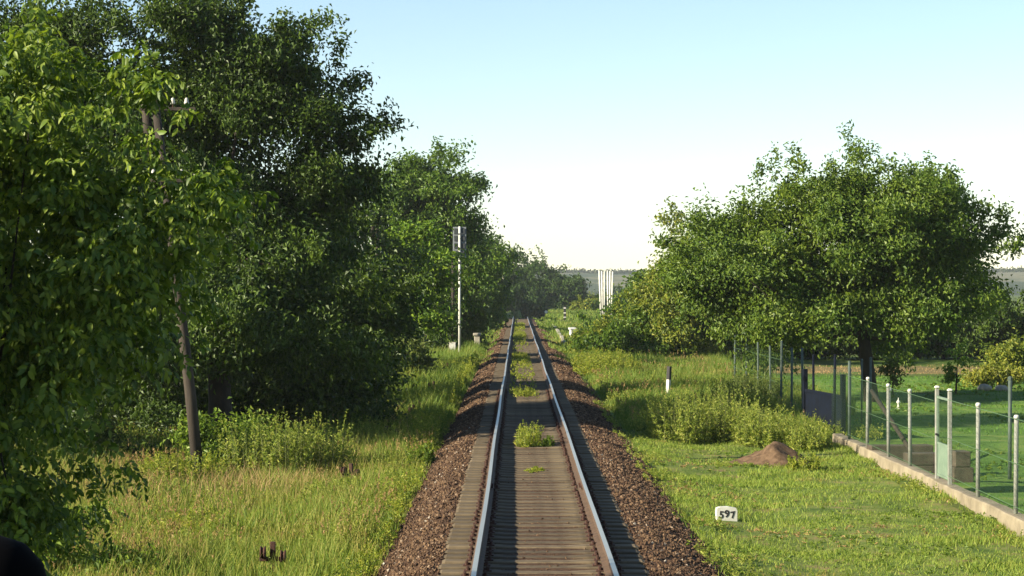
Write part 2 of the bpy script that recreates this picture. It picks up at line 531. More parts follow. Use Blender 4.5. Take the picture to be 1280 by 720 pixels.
def leaf8(c, axis, nrm, ln, wd):
    """long oval leaflet, folded along the midrib and curling down to its tip"""
    a = unit(axis); sd = unit(np.cross(a, nrm)); n = np.cross(sd, a)
    L_, w = ln[:, None], wd[:, None]
    P_ = lambda t, k, h: c + a * L_ * (t - 0.5) + sd * w * k + n * (w * h - L_ * 0.30 * t * t)
    v = np.stack([P_(0, 0, 0), P_(0.33, 0, 0), P_(0.7, 0, 0), P_(1, 0, 0), P_(0.33, -0.5, 0.2), P_(0.7, -0.38, 0.16), P_(0.33, 0.5, 0.2), P_(0.7, 0.38, 0.16)], 1).reshape(-1, 3)
    T = np.array([(0, 6, 1), (0, 1, 4), (1, 6, 7), (1, 7, 2), (1, 2, 5), (1, 5, 4), (2, 7, 3), (2, 3, 5)])
    return v, (T[None] + (np.arange(len(c)) * 8)[:, None, None]).reshape(-1, 3)


def make_crown(rng, lobes, nclust, per, cl_r, ln, droop=0.35, shell=0.62, compound=False):
    L = np.array(lobes, dtype=np.float64)
    vol = (L[:, 3] * L[:, 4] * L[:, 5]) ** (2 / 3)
    nb = max(6, nclust // 8)
    pick = rng.choice(len(L), nb, p=vol / vol.sum())
    d = unit(rng.normal(size=(nb, 3)))
    r = shell + (1 - shell) * rng.uniform(0, 1, nb) ** 0.7
    wob = 1 + 0.15 * snoise(d * 2.6 + L[pick, :3], int(rng.integers(1e6)), 3)
    bc = L[pick, :3] + d * (r * wob)[:, None] * L[pick, 3:6]
    br = L[pick, 3:6].mean(1) * 0.19 * rng.uniform(0.7, 1.5, nb)
    bi = rng.integers(0, nb, nclust)
    cc = bc[bi] + rng.normal(size=(nclust, 3)) * br[bi][:, None] * np.array([1, 1, 0.6])
    d = d[bi].copy()
    inner = rng.uniform(0, 1, nclust) < 0.24
    k = rng.choice(len(L), inner.sum(), p=vol / vol.sum())
    d[inner] = unit(rng.normal(size=(inner.sum(), 3)))
    cc[inner] = L[k, :3] + d[inner] * rng.uniform(0.1, 0.75, inner.sum())[:, None] * L[k, 3:6]
    n = nclust * per
    ci = np.repeat(np.arange(nclust), per)
    size = rng.uniform(0.5, 1.35, nclust)
    off = rng.normal(size=(n, 3)) * cl_r * size[ci][:, None] * np.array([1.0, 1.0, 0.55])
    od = d[ci]
    off += od * (rng.normal(size=n) * cl_r * 0.5)[:, None]
    off[:, 2] -= 0.22 * np.linalg.norm(off[:, :2], axis=1)
    shoot = (rng.uniform(0, 1, nclust) < 0.22) & ~inner
    sh = shoot[ci]
    sdir = unit(d + np.array([0, 0, 0.45]) + rng.normal(size=d.shape) * 0.35)
    off[sh] = (sdir[ci] * (rng.uniform(-0.3, 1.0, n) * cl_r * 2.1 * size[ci])[:, None] + rng.normal(size=(n, 3)) * cl_r * 0.38)[sh]
    c = cc[ci] + off
    nrm = unit(od * 0.45 + np.array([0, 0, 0.75]) + rng.normal(size=(n, 3)) * 0.5)
    ax = od * 0.6 + rng.normal(size=(n, 3)) * 0.8
    ax[:, 2] -= droop * 1.4
    keep = c[:, 2] > 0.12
    c, nrm, ax = c[keep], nrm[keep], ax[keep]
    if compound:                                       # walnut leaf: a terminal leaflet and three pairs along a drooping stalk
        a = unit(ax * np.array([1, 1, 0.45])); sd = unit(np.cross(a, nrm)); m_ = len(c)
        cs, axs, ns, ls = [], [], [], []
        L0 = ln * rng.uniform(0.7, 1.2, m_)
        for t_, side, sc in ((0.35, -1, 0.7), (0.35, 1, 0.7), (0.8, -1, 0.95), (0.8, 1, 0.95), (1.25, -1, 1.0), (1.25, 1, 1.0), (1.75, 0, 1.15)):
            q = a * (0.35 + 0.65 * (side == 0)) + sd * side * 0.95
            ll = L0 * sc
            cs.append(c + a * (L0 * t_)[:, None] + np.array([0, 0, -1]) * (L0 * 0.12 * t_ * t_)[:, None] + unit(q) * (ll * 0.5)[:, None])
            qq = unit(q) + rng.normal(size=(m_, 3)) * 0.18; qq[:, 2] -= 0.25 + 0.2 * t_
            axs.append(qq); ns.append(nrm + rng.normal(size=(m_, 3)) * 0.2); ls.append(ll)
        c, ax, nrm, l = np.concatenate(cs), np.concatenate(axs), np.concatenate(ns), np.concatenate(ls)
        v, t = leaf8(c, ax, nrm, l, l * 0.46)
        return v, t, cc
    l = ln * rng.uniform(0.65, 1.35, len(c))
    v, t = leaves(c, ax, nrm, l, l * rng.uniform(0.42, 0.6, len(c)))
    return v, t, cc


def tree(name, label, cat, X, Y, lobes, nclust, per, cl_r, ln, mt, seed, trunk_r=0.16, group=None, droop=0.35, shell=0.62, base=None, trunk_top=None, limbs=9, crown_name='crown', compound=False):
    rng = np.random.default_rng(seed)
    z0 = float(ground_z([X], [Y])[0])
    t = thing(name, label, cat, (X, Y, z0), 0, group)
    Lc = [(a - X, b_ - Y, c_ - z0, d_, e_, f_) for a, b_, c_, d_, e_, f_ in lobes]
    v, tr, cc = make_crown(rng, Lc, nclust, per, cl_r, ln, droop, shell, compound)
    np_mesh(crown_name, v, tr, mt, parent=t, smooth=compound)
    mb = MB()
    top = Vector(trunk_top) - Vector((X, Y, z0)) if trunk_top else Vector((Lc[0][0] * 0.8, Lc[0][1] * 0.8, Lc[0][2] * 0.8))
    mid = Vector((top.x * 0.35 + 0.06 * trunk_r, top.y * 0.4, top.z * 0.5))
    mb.tube([(0, 0, -0.25), (0, 0, 0.1), mid, top], [trunk_r * 1.5, trunk_r * 1.1, trunk_r * 0.85, trunk_r * 0.5], 9)
    for k in rng.choice(len(cc), min(limbs if trunk_r > 0.06 or compound else 0, len(cc)), replace=False):
        e = Vector(cc[k])
        s = mid.lerp(top, rng.uniform(0, 0.9))
        m_ = s.lerp(e, 0.5) + Vector((0, 0, -0.12 * (e - s).length))
        mb.tube([s, m_, e], [trunk_r * 0.34, trunk_r * 0.18, trunk_r * 0.05], 6)
    mb.build('trunk' if trunk_r > 0.06 else 'stem', M['bark'], t, True)
    return t


def weed_clump(name, label, cat, X, Y, rx, ry, n, h, mt, seed, per=34, ln=0.07, group=None, spread=0.16, head=None):
    """upright leafy stems"""
    rng = np.random.default_rng(seed)
    z0 = float(ground_z([X], [Y])[0])
    t = thing(name, label, cat, (X, Y, z0), 0, group)
    a = rng.uniform(0, 2 * np.pi, n); rr = np.sqrt(rng.uniform(0, 1, n))
    x = rr * np.cos(a) * rx; y = rr * np.sin(a) * ry
    zz = ground_z(X + x, Y + y) - z0
    hh = h * rng.uniform(0.55, 1.1, n) * (1.05 - 0.35 * rr ** 2)
    lean = rng.normal(0, spread, (n, 2)) + np.stack([x, y], 1) * 0.12
    v, tr = blades(x, y, zz, hh, np.full(n, 0.012 if h > 0.5 else 0.008), rng, 0.05, (0, 0))
    # leaves along each stem
    s = np.repeat(np.arange(n), per); f = rng.uniform(0.08, 1.0, n * per)
    ang = rng.uniform(0, 2 * np.pi, n * per)
    tap = (1.15 - f)
    out = np.stack([np.cos(ang), np.sin(ang), np.zeros(n * per)], 1)
    c = np.stack([x[s] + lean[s, 0] * f * hh[s], y[s] + lean[s, 1] * f * hh[s], zz[s] + f * hh[s] * 1.02], 1) + out * (ln * 0.9 * tap)[:, None]
    ax = out * 0.8 + np.array([0, 0, 0.75]) + rng.normal(size=(n * per, 3)) * 0.35
    nr = -out * 0.6 + np.array([0, 0, 0.8]) + rng.normal(size=(n * per, 3)) * 0.3
    l = ln * rng.uniform(0.7, 1.5, n * per) * (0.55 + tap)
    lv, lt = leaves(c, ax, nr, l, l * 0.34)
    np_mesh('foliage', lv, lt, mt, parent=t)
    tag(np_mesh('stem', v, tr, M['stem'], parent=t), kind='stuff')
    return t


def herbs(name, mt, x0, x1, y0, y1, n, h, per, ln, seed, mask=None, up=0.75, top=0.25):
    """low leafy growth nobody could count: short stems, each with leaves along it"""
    rng = np.random.default_rng(seed)
    x = rng.uniform(x0, x1, n); y = y0 + (y1 - y0) * rng.uniform(0, 1, n) ** 1.25
    if mask is not None:
        k = mask(x, y) > rng.uniform(0, 1, n); x, y = x[k], y[k]
    n = len(x)
    hh = np.clip(h * rng.uniform(0.5, 1.25, n) * (1 + 0.5 * snoise(np.stack([x, y], 1) * 1.3, seed + 1)), 0.03, None)
    z = np.maximum(ground_z(x, y), ballast_z(x - track_u(y), y))
    lean = rng.normal(0, 0.14, (n, 2))
    sI = np.repeat(np.arange(n), per); f = rng.uniform(top, 1.0, n * per)
    ang = rng.uniform(0, 2 * np.pi, n * per)
    out = np.stack([np.cos(ang), np.sin(ang), np.zeros(n * per)], 1)
    c = np.stack([x[sI] + lean[sI, 0] * f * hh[sI], y[sI] + lean[sI, 1] * f * hh[sI], z[sI] + f * hh[sI]], 1) + out * (ln * 0.8 * (1.2 - f))[:, None]
    ax = out * 0.8 + np.array([0, 0, up]) + rng.normal(size=(n * per, 3)) * 0.35
    nr = -out * 0.5 + np.array([0, 0, 0.9]) + rng.normal(size=(n * per, 3)) * 0.3
    l = ln * rng.uniform(0.6, 1.5, n * per) * (1.3 - 0.6 * f) * (1 + (y[sI] - y0) / 90)
    v, t = leaves(c, ax, nr, l, l * 0.36)
    return tag(np_mesh(name, v, t, mt), kind='stuff')


def px(x, Y): return (x - CX) / FPX * Y


rng = np.random.default_rng(77)
wx = rng.uniform(-900, 900, 260); wx = wx[snoise(wx[:, None] * 0.012, 8) > -0.15]
wy = rng.uniform(1780, 2020, len(wx))
cI = np.repeat(np.arange(len(wx)), 260)
cw = np.stack([wx, wy, hill_z(wx, wy) + 0.3], 1)[cI] + rng.normal(size=(len(cI), 3)) * np.array([14, 6, 1.1])
v, t_ = leaves(cw, rng.normal(size=cw.shape), rng.normal(size=cw.shape) + np.array([0, 0, 1]), rng.uniform(1.2, 2.4, len(cw)), rng.uniform(1.0, 2.0, len(cw)))
tag(np_mesh('ridge_woods', v, t_, M['far_wood']), kind='stuff')

# ------------------------------------------------------------------ trees
tree('walnut_tree', 'young walnut tree with big bright leaves at the left edge, nearest of all', 'tree', -4.8, 19.3,
     [(-4.4, 19.3, 4.3, 1.25, 1.4, 0.9), (-5.2, 19.8, 4.7, 1.0, 1.3, 0.85), (-5.0, 19.6, 3.4, 1.2, 1.5, 1.4), (-3.55, 19.2, 3.7, 0.65, 0.8, 0.85), (-2.75, 19.0, 3.8, 0.42, 0.5, 0.4), (-3.15, 19.0, 3.5, 0.32, 0.5, 1.0), (-3.1, 19.0, 4.72, 0.42, 0.4, 0.25), (-3.45, 19.1, 2.8, 0.75, 0.8, 0.8), (-4.6, 19.2, 2.0, 1.15, 1.5, 1.4), (-4.6, 19.0, 0.85, 0.8, 1.0, 0.9), (-5.6, 20.2, 3.0, 1.4, 1.6, 1.6)],
     1000, 11, 0.16, 0.082, M['walnut_near'], 1, 0.07, droop=0.5, shell=0.45, compound=True, limbs=22)
tree('broad_tree', 'spreading low tree just outside the left edge, shading the young walnut', 'tree', -9.3, 16.8,
     [(-8.9, 16.6, 3.3, 2.0, 2.2, 2.6), (-10.3, 16.0, 3.4, 2.2, 2.2, 2.7), (-8.6, 17.4, 1.8, 1.8, 1.8, 2.0)], 420, 75, 0.4, 0.2, M['dark_tree'], 23, 0.15)
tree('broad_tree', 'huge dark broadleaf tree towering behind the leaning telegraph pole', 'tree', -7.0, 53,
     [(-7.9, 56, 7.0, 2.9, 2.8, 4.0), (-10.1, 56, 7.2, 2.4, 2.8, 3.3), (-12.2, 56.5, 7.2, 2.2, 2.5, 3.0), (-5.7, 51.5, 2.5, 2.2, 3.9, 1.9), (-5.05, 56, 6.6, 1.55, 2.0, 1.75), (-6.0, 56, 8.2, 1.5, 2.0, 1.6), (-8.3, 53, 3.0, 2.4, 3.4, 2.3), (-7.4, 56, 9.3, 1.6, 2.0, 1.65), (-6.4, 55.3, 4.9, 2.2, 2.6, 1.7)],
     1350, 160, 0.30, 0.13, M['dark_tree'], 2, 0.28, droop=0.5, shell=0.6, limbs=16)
tree('broad_tree', 'broadleaf tree mostly hidden behind the young walnut at the left edge', 'tree', -13.8, 49.8,
     [(-13.6, 49.8, 3.7, 3.0, 2.6, 2.9), (-12.4, 50.2, 2.2, 2.6, 2.4, 2.0)], 300, 120, 0.38, 0.17, M['dark_tree'], 3, 0.22, shell=0.6)
tree('broad_tree', 'small dark tree in the shade just right of and behind the towering tree', 'tree', -5.9, 70.8,
     [(-6.2, 70.8, 4.3, 1.9, 2.0, 2.9), (-5.6, 70.6, 2.0, 1.7, 1.9, 1.8), (-7.8, 71, 3.6, 1.9, 2.0, 2.8)], 240, 120, 0.40, 0.20, M['dark_tree'], 4, 0.16)
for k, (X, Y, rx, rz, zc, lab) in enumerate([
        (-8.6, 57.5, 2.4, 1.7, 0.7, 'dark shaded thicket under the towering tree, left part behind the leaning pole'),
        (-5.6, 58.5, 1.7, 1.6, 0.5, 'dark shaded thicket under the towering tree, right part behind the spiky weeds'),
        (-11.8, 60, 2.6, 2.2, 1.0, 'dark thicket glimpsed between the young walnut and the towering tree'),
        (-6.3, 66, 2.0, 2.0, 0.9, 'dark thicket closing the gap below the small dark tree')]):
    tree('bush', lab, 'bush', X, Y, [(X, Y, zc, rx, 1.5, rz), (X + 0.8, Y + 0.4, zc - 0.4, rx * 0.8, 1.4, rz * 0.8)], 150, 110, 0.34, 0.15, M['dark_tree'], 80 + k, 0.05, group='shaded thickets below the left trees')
tree('bush', 'dark low thicket at the foot of the left trees beside the tall dry grass', 'bush', -4.9, 79.5,
     [(-5.4, 80, 1.0, 1.5, 1.6, 1.7), (-6.9, 82, 1.3, 1.7, 1.8, 1.9)], 110, 110, 0.34, 0.17, M['dark_tree'], 5, 0.05)
tree('broad_tree', 'tall sunlit tree with loose top rising behind the signal mast', 'tree', -5.6, 136,
     [(-4.75, 136, 8.5, 2.55, 3.0, 3.1), (-7.5, 136.5, 8.0, 2.3, 2.8, 2.9), (-4.3, 136, 4.5, 2.2, 2.6, 3.4), (-6.9, 136.5, 4.2, 2.6, 3, 3.4), (-5.6, 136, 9.8, 1.2, 1.5, 1.7)],
     560, 110, 0.44, 0.24, M['mid_tree'], 6, 0.22, shell=0.55)
tree('broad_tree', 'fresh green small tree in front of the tall one, left of the signal mast', 'tree', -4.75, 106,
     [(-4.95, 106, 4.3, 1.25, 1.5, 1.8), (-4.9, 106, 2.0, 1.15, 1.5, 1.8), (-6.2, 106.5, 3.4, 1.3, 1.6, 2.3)], 230, 95, 0.36, 0.20, M['lit_tree'], 7, 0.1)
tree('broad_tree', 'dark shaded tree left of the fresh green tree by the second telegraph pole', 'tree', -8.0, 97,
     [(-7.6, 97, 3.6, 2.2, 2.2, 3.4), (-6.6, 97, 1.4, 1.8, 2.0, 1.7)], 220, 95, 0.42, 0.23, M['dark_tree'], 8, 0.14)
tree('bush', 'greyish green bush standing just right of the signal mast', 'bush', -3.3, 139,
     [(-3.35, 139, 2.0, 0.95, 1.2, 2.3), (-2.9, 139.5, 0.7, 0.9, 1.0, 1.3)], 120, 85, 0.34, 0.22, M['grey_bush'], 9, 0.05)
tree('bush', 'small dark bush at the foot of the far twin telegraph pole', 'bush', -4.15, 128,
     [(-4.15, 128, 1.0, 0.75, 0.8, 1.7)], 70, 80, 0.28, 0.2, M['dark_tree'], 24, 0.05)
tree('bush', 'pale spiky broom-like bush at the edge of the dark left thicket', 'bush', -4.25, 90,
     [(-4.25, 90, 0.55, 0.75, 0.8, 1.1)], 60, 80, 0.22, 0.15, M['grey_bush'], 10, 0.04, droop=-0.6)
tree('broad_tree', 'dark green tree beyond the signal mast leaning toward the rails', 'tree', -3.6, 186,
     [(-3.2, 186, 4.2, 1.85, 4.0, 3.5), (-5.0, 187, 5.5, 2.2, 4.0, 3.4), (-3.3, 186, 1.6, 1.8, 3.0, 2.0)], 260, 80, 0.55, 0.34, M['mid_tree'], 11, 0.18)
tree('broad_tree', 'dark tree past the thin grey pole left of the far rails', 'tree', -4.6, 240,
     [(-3.9, 240, 4.0, 2.1, 5.0, 3.4), (-5.5, 240, 3.0, 2.4, 5, 3.2)], 220, 70, 0.65, 0.42, M['far_tree'], 12, 0.18)
for k, (xx, yy, YY, rx, rz, lab) in enumerate([
        (633, 346, 350, 3.4, 4.6, 'far dark tree at the end of the rails, left one of the far clump'),
        (657, 352, 385, 3.8, 4.3, 'far dark tree closing the view straight above the rails'),
        (690, 346, 400, 4.3, 4.9, 'far round-topped tree right of the rails, tallest of the far clump'),
        (716, 361, 420, 2.4, 3.2, 'far low tree at the right end of the far clump'),
        (596, 334, 290, 3.0, 4.2, 'far tree showing above the dark trees behind the signal mast')]):
    p = P(xx, yy, YY)
    tree('broad_tree', lab, 'tree', p.x, YY, [(p.x, YY, p.z, rx, 4, rz * 0.9), (p.x + 0.8, YY, 1.0, rx, 4, 2.4), (p.x - 1.2, YY, 2.2, rx * 0.8, 4, 2.8)],
         190, 62, 0.75, 0.5, M['far_tree'], 30 + k, 0.2, group='far trees at the end of the track')
for k, (xx, YY, rx, top, lab) in enumerate([
        (742, 330, 3.4, 378, 'low bright hedge bush right of the far clump'),
        (668, 352, 2.2, 383, 'low bush at the far end of the rails'),
        (778, 300, 3.2, 372, 'low bush behind the raised barrier arms'),
        (722, 430, 6.0, 362, 'pale far bush below the distant hills'),
        (800, 420, 6.5, 358, 'far dark bush right of the raised barrier arms')]):
    X = px(xx, YY); zt = HC - (top - CY) / FPX * YY
    hh = (zt + 0.5) / 2
    tree('bush', lab, 'bush', X, YY, [(X, YY, hh - 0.4, rx, 3, hh), (X + rx * 0.6, YY, hh * 0.6 - 0.4, rx * 0.7, 2.5, hh * 0.7)], 110, 55, 0.5, 0.42,
         M['olive_tree'] if k in (0, 3) else M['far_tree'], 50 + k, 0.05)

tree('walnut_tree', 'big spreading walnut tree standing in the fenced garden', 'tree', 12.0, 76,
     [(11.8, 76, 5.3, 2.9, 3.3, 2.45), (8.1, 76, 4.0, 2.3, 2.8, 2.6), (14.0, 76, 3.9, 2.2, 3.0, 2.5), (11.8, 75.4, 2.5, 3.2, 3.0, 1.0), (10.2, 76, 5.3, 1.7, 2.4, 1.9), (13.4, 76, 5.3, 1.8, 2.2, 2.0), (8.6, 75.8, 2.2, 2.0, 2.5, 1.5), (6.9, 77, 3.9, 1.5, 1.8, 1.7)],
     1200, 130, 0.33, 0.15, M['walnut'], 13, 0.24, droop=0.3, shell=0.6, limbs=18, trunk_top=(11.3, 76, 3.2))
tree('broad_tree', 'smaller bright tree at the left end of the walnut crown', 'tree', 8.6, 112,
     [(8.5, 112, 4.4, 1.9, 2.0, 2.5), (7.8, 112, 1.9, 1.9, 2.0, 2.2), (9.7, 112.5, 2.6, 1.9, 2.0, 2.7)], 260, 95, 0.36, 0.2, M['olive_tree'], 14, 0.12)
tree('bush', 'yellowish green bush below the bright tree beside the rough field', 'bush', 7.8, 117,
     [(7.7, 117, 0.9, 1.8, 1.8, 2.0), (10.0, 117, 0.9, 1.8, 1.8, 1.9)], 150, 90, 0.33, 0.18, M['olive_tree'], 15, 0.05)
tree('bush', 'dark green bush in the middle below the raised barrier arms', 'bush', 6.2, 112,
     [(6.0, 112, 0.6, 1.6, 1.6, 1.5), (4.7, 113, 0.1, 1.2, 1.3, 1.1), (7.6, 113, 1.2, 1.5, 1.6, 1.9)], 190, 90, 0.33, 0.2, M['mid_tree'], 16, 0.05)
tree('bush', 'paler bush at the left flank of the barrier bush beside the track', 'bush', 4.5, 122,
     [(4.3, 122, 0.1, 0.9, 1.0, 1.0), (5.3, 123, 0.5, 0.9, 1.0, 1.3)], 100, 70, 0.3, 0.2, M['olive_tree'], 17, 0.05)
tree('bush', 'tall green bush right behind the raised barrier arms', 'bush', 8.2, 150,
     [(8.2, 150, 1.2, 1.7, 1.8, 2.4), (6.4, 150, 0.4, 1.6, 1.6, 1.6)], 130, 75, 0.42, 0.27, M['mid_tree'], 18, 0.05)
hl = ['dark hedge tree behind the garden, leftmost under the walnut crown', 'dark hedge tree behind the walnut trunk at the garden end', 'dark hedge tree behind the garden right of the walnut trunk',
      'dark hedge tree above the yellow garden shrub', 'dark hedge tree at the right edge behind the garden', 'dark hedge tree at the far right end of the garden hedge']
for k, (X, Y, rx, rz, zc) in enumerate([(11.2, 121, 2.3, 2.2, 1.2), (15.4, 122, 2.6, 2.5, 1.4), (19.4, 121, 2.5, 2.3, 1.3), (23.2, 122, 2.5, 2.2, 1.0), (26.6, 121, 2.3, 1.7, 0.8), (30.4, 121, 2.5, 2.4, 1.2)]):
    tree('hedge_tree', hl[k], 'tree', X, Y, [(X, Y, zc, rx, 2, rz), (X + 1.2, Y, zc - 0.8, rx, 2, rz * 0.8)], 170, 75, 0.42, 0.25, M['dark_tree'], 60 + k, 0.1, group='hedge trees behind the garden')
tree('fruit_sapling', 'thin sapling with light leaves in the garden left of the yellow shrub', 'sapling', px(1195, 82), 82,
     [(px(1197, 82), 82, 0.55, 0.42, 0.4, 0.42), (px(1192, 82), 82, -0.2, 0.25, 0.3, 0.3)], 16, 26, 0.15, 0.16, M['lit_tree'], 70, 0.035)
tree('fruit_sapling', 'pale leafy sapling in the garden between walnut trunk and white ornament', 'sapling', px(1116, 80), 80,
     [(px(1116, 80), 80, 0.3, 0.35, 0.35, 0.55)], 18, 26, 0.15, 0.14, M['grey_bush'], 71, 0.03)
tree('garden_shrub', 'low yellow flowering shrub at the back of the garden lawn', 'shrub', px(1232, 86), 86,
     [(px(1225, 86), 86, -0.45, 0.8, 0.6, 0.5), (px(1252, 86), 86, -0.4, 0.7, 0.6, 0.5)], 60, 60, 0.2, 0.13, M['yellow_flower'], 72, 0.03)
tree('garden_shrub', 'feathery green shrub behind the yellow one at the right edge', 'shrub', px(1255, 90), 90,
     [(px(1255, 90), 90, 0.2, 0.9, 0.8, 0.9), (px(1278, 90), 90, 0.2, 0.8, 0.8, 0.9)], 80, 60, 0.26, 0.16, M['olive_tree'], 73, 0.04)

# leafy bush and weeds in the left meadow
tree('bush', 'round leafy green bush right of the leaning pole in the meadow', 'bush', px(300, 45.3), 45.3,
     [(px(292, 45.3), 45.3, 0.05, 0.85, 0.8, 0.7), (px(335, 46.8), 46.8, -0.1, 0.6, 0.6, 0.5)], 70, 85, 0.22, 0.1, M['weed_green'], 20, 0.04)
tree('bush', 'leafy bush left of the leaning pole half under the young walnut', 'bush', px(170, 47), 47,
     [(px(165, 47), 47, -0.1, 1.0, 0.9, 0.8), (px(90, 47), 47, 0.1, 1.2, 0.9, 1.1)], 90, 85, 0.23, 0.1, M['dark_tree'], 21, 0.04)
tree('bush', 'dark ground bush at the lower left corner under the young walnut', 'bush', px(75, 29), 29,
     [(px(60, 29), 29, -0.25, 0.75, 0.9, 0.62), (px(150, 28.5), 28.5, -0.45, 0.35, 0.5, 0.35)], 70, 70, 0.16, 0.09, M['weed_green'], 22, 0.03)
wl = [
    ('tall spiky weeds standing behind the round bush in the left meadow', px(335, 44.2), 44.2, 0.9, 0.7, 170, 1.5, M['weed']),
    ('spiky light weeds right of the round bush toward the dry grass', px(398, 45), 45, 0.7, 0.8, 150, 1.3, M['weed']),
    ('bushy weeds in front of the leaning pole foot', px(225, 43), 43, 0.9, 0.8, 160, 0.8, M['weed_light']),
    ('low dense weeds at the ballast edge of the left meadow', px(520, 46), 46, 0.35, 1.2, 80, 0.38, M['weed_green']),
    ('yellowish weeds at the bottom of the left meadow', px(260, 34), 34, 1.0, 1.3, 150, 0.5, M['weed_light']),
    ('sunlit weeds beside the brown ballast before the tree shadow', px(470, 62), 62, 1.3, 1.2, 130, 0.5, M['weed_light']),
    ('bright green weed cluster beyond the first tree shadow on the left', px(515, 79), 79, 1.1, 2.2, 170, 0.5, M['weed_light']),
    ('tall green weeds in the shade edge between the dark tree and the ballast', px(455, 52), 52, 0.8, 1.2, 150, 0.85, M['weed']),
    ('pale weeds in the middle of the sunlit left meadow', px(420, 38.5), 38.5, 0.7, 1.0, 130, 0.6, M['weed']),
    ('weeds around the foot of the signal mast', px(560, 108), 108, 0.9, 3.0, 90, 0.5, M['weed_light']),
]
for k, (lab, X, Y, rx, ry, n, h, mt) in enumerate(wl):
    weed_clump('weed_clump', lab, 'weeds', X, Y, rx, ry, n, h, mt, 100 + k, ln=0.075 if Y < 60 else 0.11, group='weed clumps along the left side')
wr = [
    ('tall spiky weed clump before the marker post, nearest the track on the right', px(850, 55), 55, 0.75, 1.6, 240, 1.25, M['weed']),
    ('tall weed clump in the middle of the right weed bank', px(905, 56), 56, 0.8, 1.8, 260, 1.3, M['weed']),
    ('dark leafy weed clump behind the earth mound', px(955, 54), 54, 0.7, 1.5, 220, 1.0, M['weed']),
    ('weed clump at the fence end of the right weed bank', px(1003, 53), 53, 0.55, 1.6, 180, 0.75, M['weed']),
    ('reddish dry weed clump behind the right weed bank', px(915, 61), 61, 1.2, 1.4, 240, 1.3, M['olive_tree']),
    ('pale feathery weed clump between marker post and right ballast', px(800, 71), 71, 0.8, 2.2, 120, 0.55, M['weed']),
    ('pale fluffy weeds by the right rail beyond the marker post', px(758, 94), 94, 1.3, 3.5, 480, 1.15, M['weed_light']),
    ('rank weeds right behind the marker post', px(880, 80), 80, 1.2, 2.0, 130, 0.6, M['weed']),
    ('weedy growth along the old wire fence under the walnut', px(940, 70), 70, 0.9, 1.8, 220, 1.2, M['grey_bush']),
]
for k, (lab, X, Y, rx, ry, n, h, mt) in enumerate(wr):
    weed_clump('weed_clump', lab, 'weeds', X, Y, rx, ry, n, h, mt, 130 + k, ln=0.075 if Y < 65 else 0.1, group='weed clumps along the right side')
wt = [('green weed clump growing between the rails in the tree shadow edge', 0.22, 46.2, 0.26, 0.8, 60, 0.52), ('small weed tuft between the rails nearest the camera', 0.30, 39.8, 0.16, 0.5, 14, 0.1),
      ('leafy weed beside the inner side of the right rail', 0.62, 46.0, 0.13, 0.5, 14, 0.25), ('weed clump between the rails past the second shadow', 0.15, 68, 0.3, 1.2, 30, 0.3),
      ('far long weed strip between the rails', 0.1, 104, 0.35, 6, 90, 0.32), ('farthest weed strip between the rails', 0.1, 150, 0.4, 14, 120, 0.34)]
for k, (lab, X, Y, rx, ry, n, h) in enumerate(wt):
    rng = np.random.default_rng(160 + k)
    t = weed_clump('weed_clump', lab, 'weeds', X, Y, rx, ry, n, h, M['weed_light'] if k != 2 else M['weed_green'], 160 + k, per=24, ln=0.06, group='weeds between the rails')
    t.location.z = -0.22

# ------------------------------------------------------------------ grass
grass('meadow_grass', M['meadow'], -11, -1.75, 25, 62, 130000, 0.35, 0.011, 200, tall=lambda x, y: np.clip((-1.55 - x) / 0.8, 0.3, 1.25))
grass('dry_grass', M['dry'], -9, -2.6, 36, 74, 48000, 0.5, 0.009, 201,
      mask=lambda x, y: np.clip(np.exp(-((x - px(325, 41)) / 0.9) ** 2 - ((y - 41) / 1.6) ** 2) + 0.9 * np.exp(-((x - px(440, 66)) / 0.9) ** 2 - ((y - 66) / 3.5) ** 2) + 0.06, 0, 1), lean=0.6)
grass('verge_grass', M['verge'], -8, -1.75, 60, 135, 70000, 0.46, 0.016, 202, tall=lambda x, y: np.clip((-1.5 - x) / 0.8, 0.3, 1.2))
grass('verge_grass', M['verge'], -6, -1.9, 135, 330, 30000, 0.32, 0.035, 203)
grass('verge_grass', M['verge'], 2.75, 10, 57, 135, 90000, 0.46, 0.016, 204, mask=lambda x, y: np.clip(1 - (x - 7.3) * 1.5 * (y < 66), 0, 1), tall=lambda x, y: np.clip((x - 2.5) / 1.0, 0.25, 1.1))
grass('verge_grass', M['verge'], 2.7, 14, 135, 330, 40000, 0.36, 0.04, 205, mask=lambda x, y: ((x - track_u(y) > 2.3) & ~((y > 236) & (y < 254) & (x > 4.2) & (x < 6.8))).astype(float))
grass('lawn_grass', M['lawn'], 2.55, 7.75, 25, 57, 150000, 0.07, 0.010, 206, hvar=0.7, mask=lambda x, y: np.clip(0.62 + 1.0 * snoise(np.stack([x, y], 1) * 1.2, 9), 0.06, 1) * np.clip((x - 2.25) / 0.5, 0.1, 1) * (np.hypot(x - 3.36, (y - 35.6) * 0.4) > 0.28), lean=0.9)
grass('garden_grass', M['garden'], 8.0, 26, 26, 98, 80000, 0.06, 0.016, 207, lean=0.8, mask=lambda x, y: np.clip(0.6 + 0.9 * snoise(np.stack([x, y], 1) * 0.6, 29), 0.1, 1))
grass('stubble_grass', M['dry'], 6.0, 34, 100, 111, 6000, 0.07, 0.02, 208)
grass('shoulder_grass', M['verge'], 2.4, 3.2, 25, 120, 6000, 0.12, 0.012, 209, mask=lambda x, y: np.clip(0.3 + snoise(np.stack([x, y], 1) * 1.6, 19), 0, 1), lean=0.9)

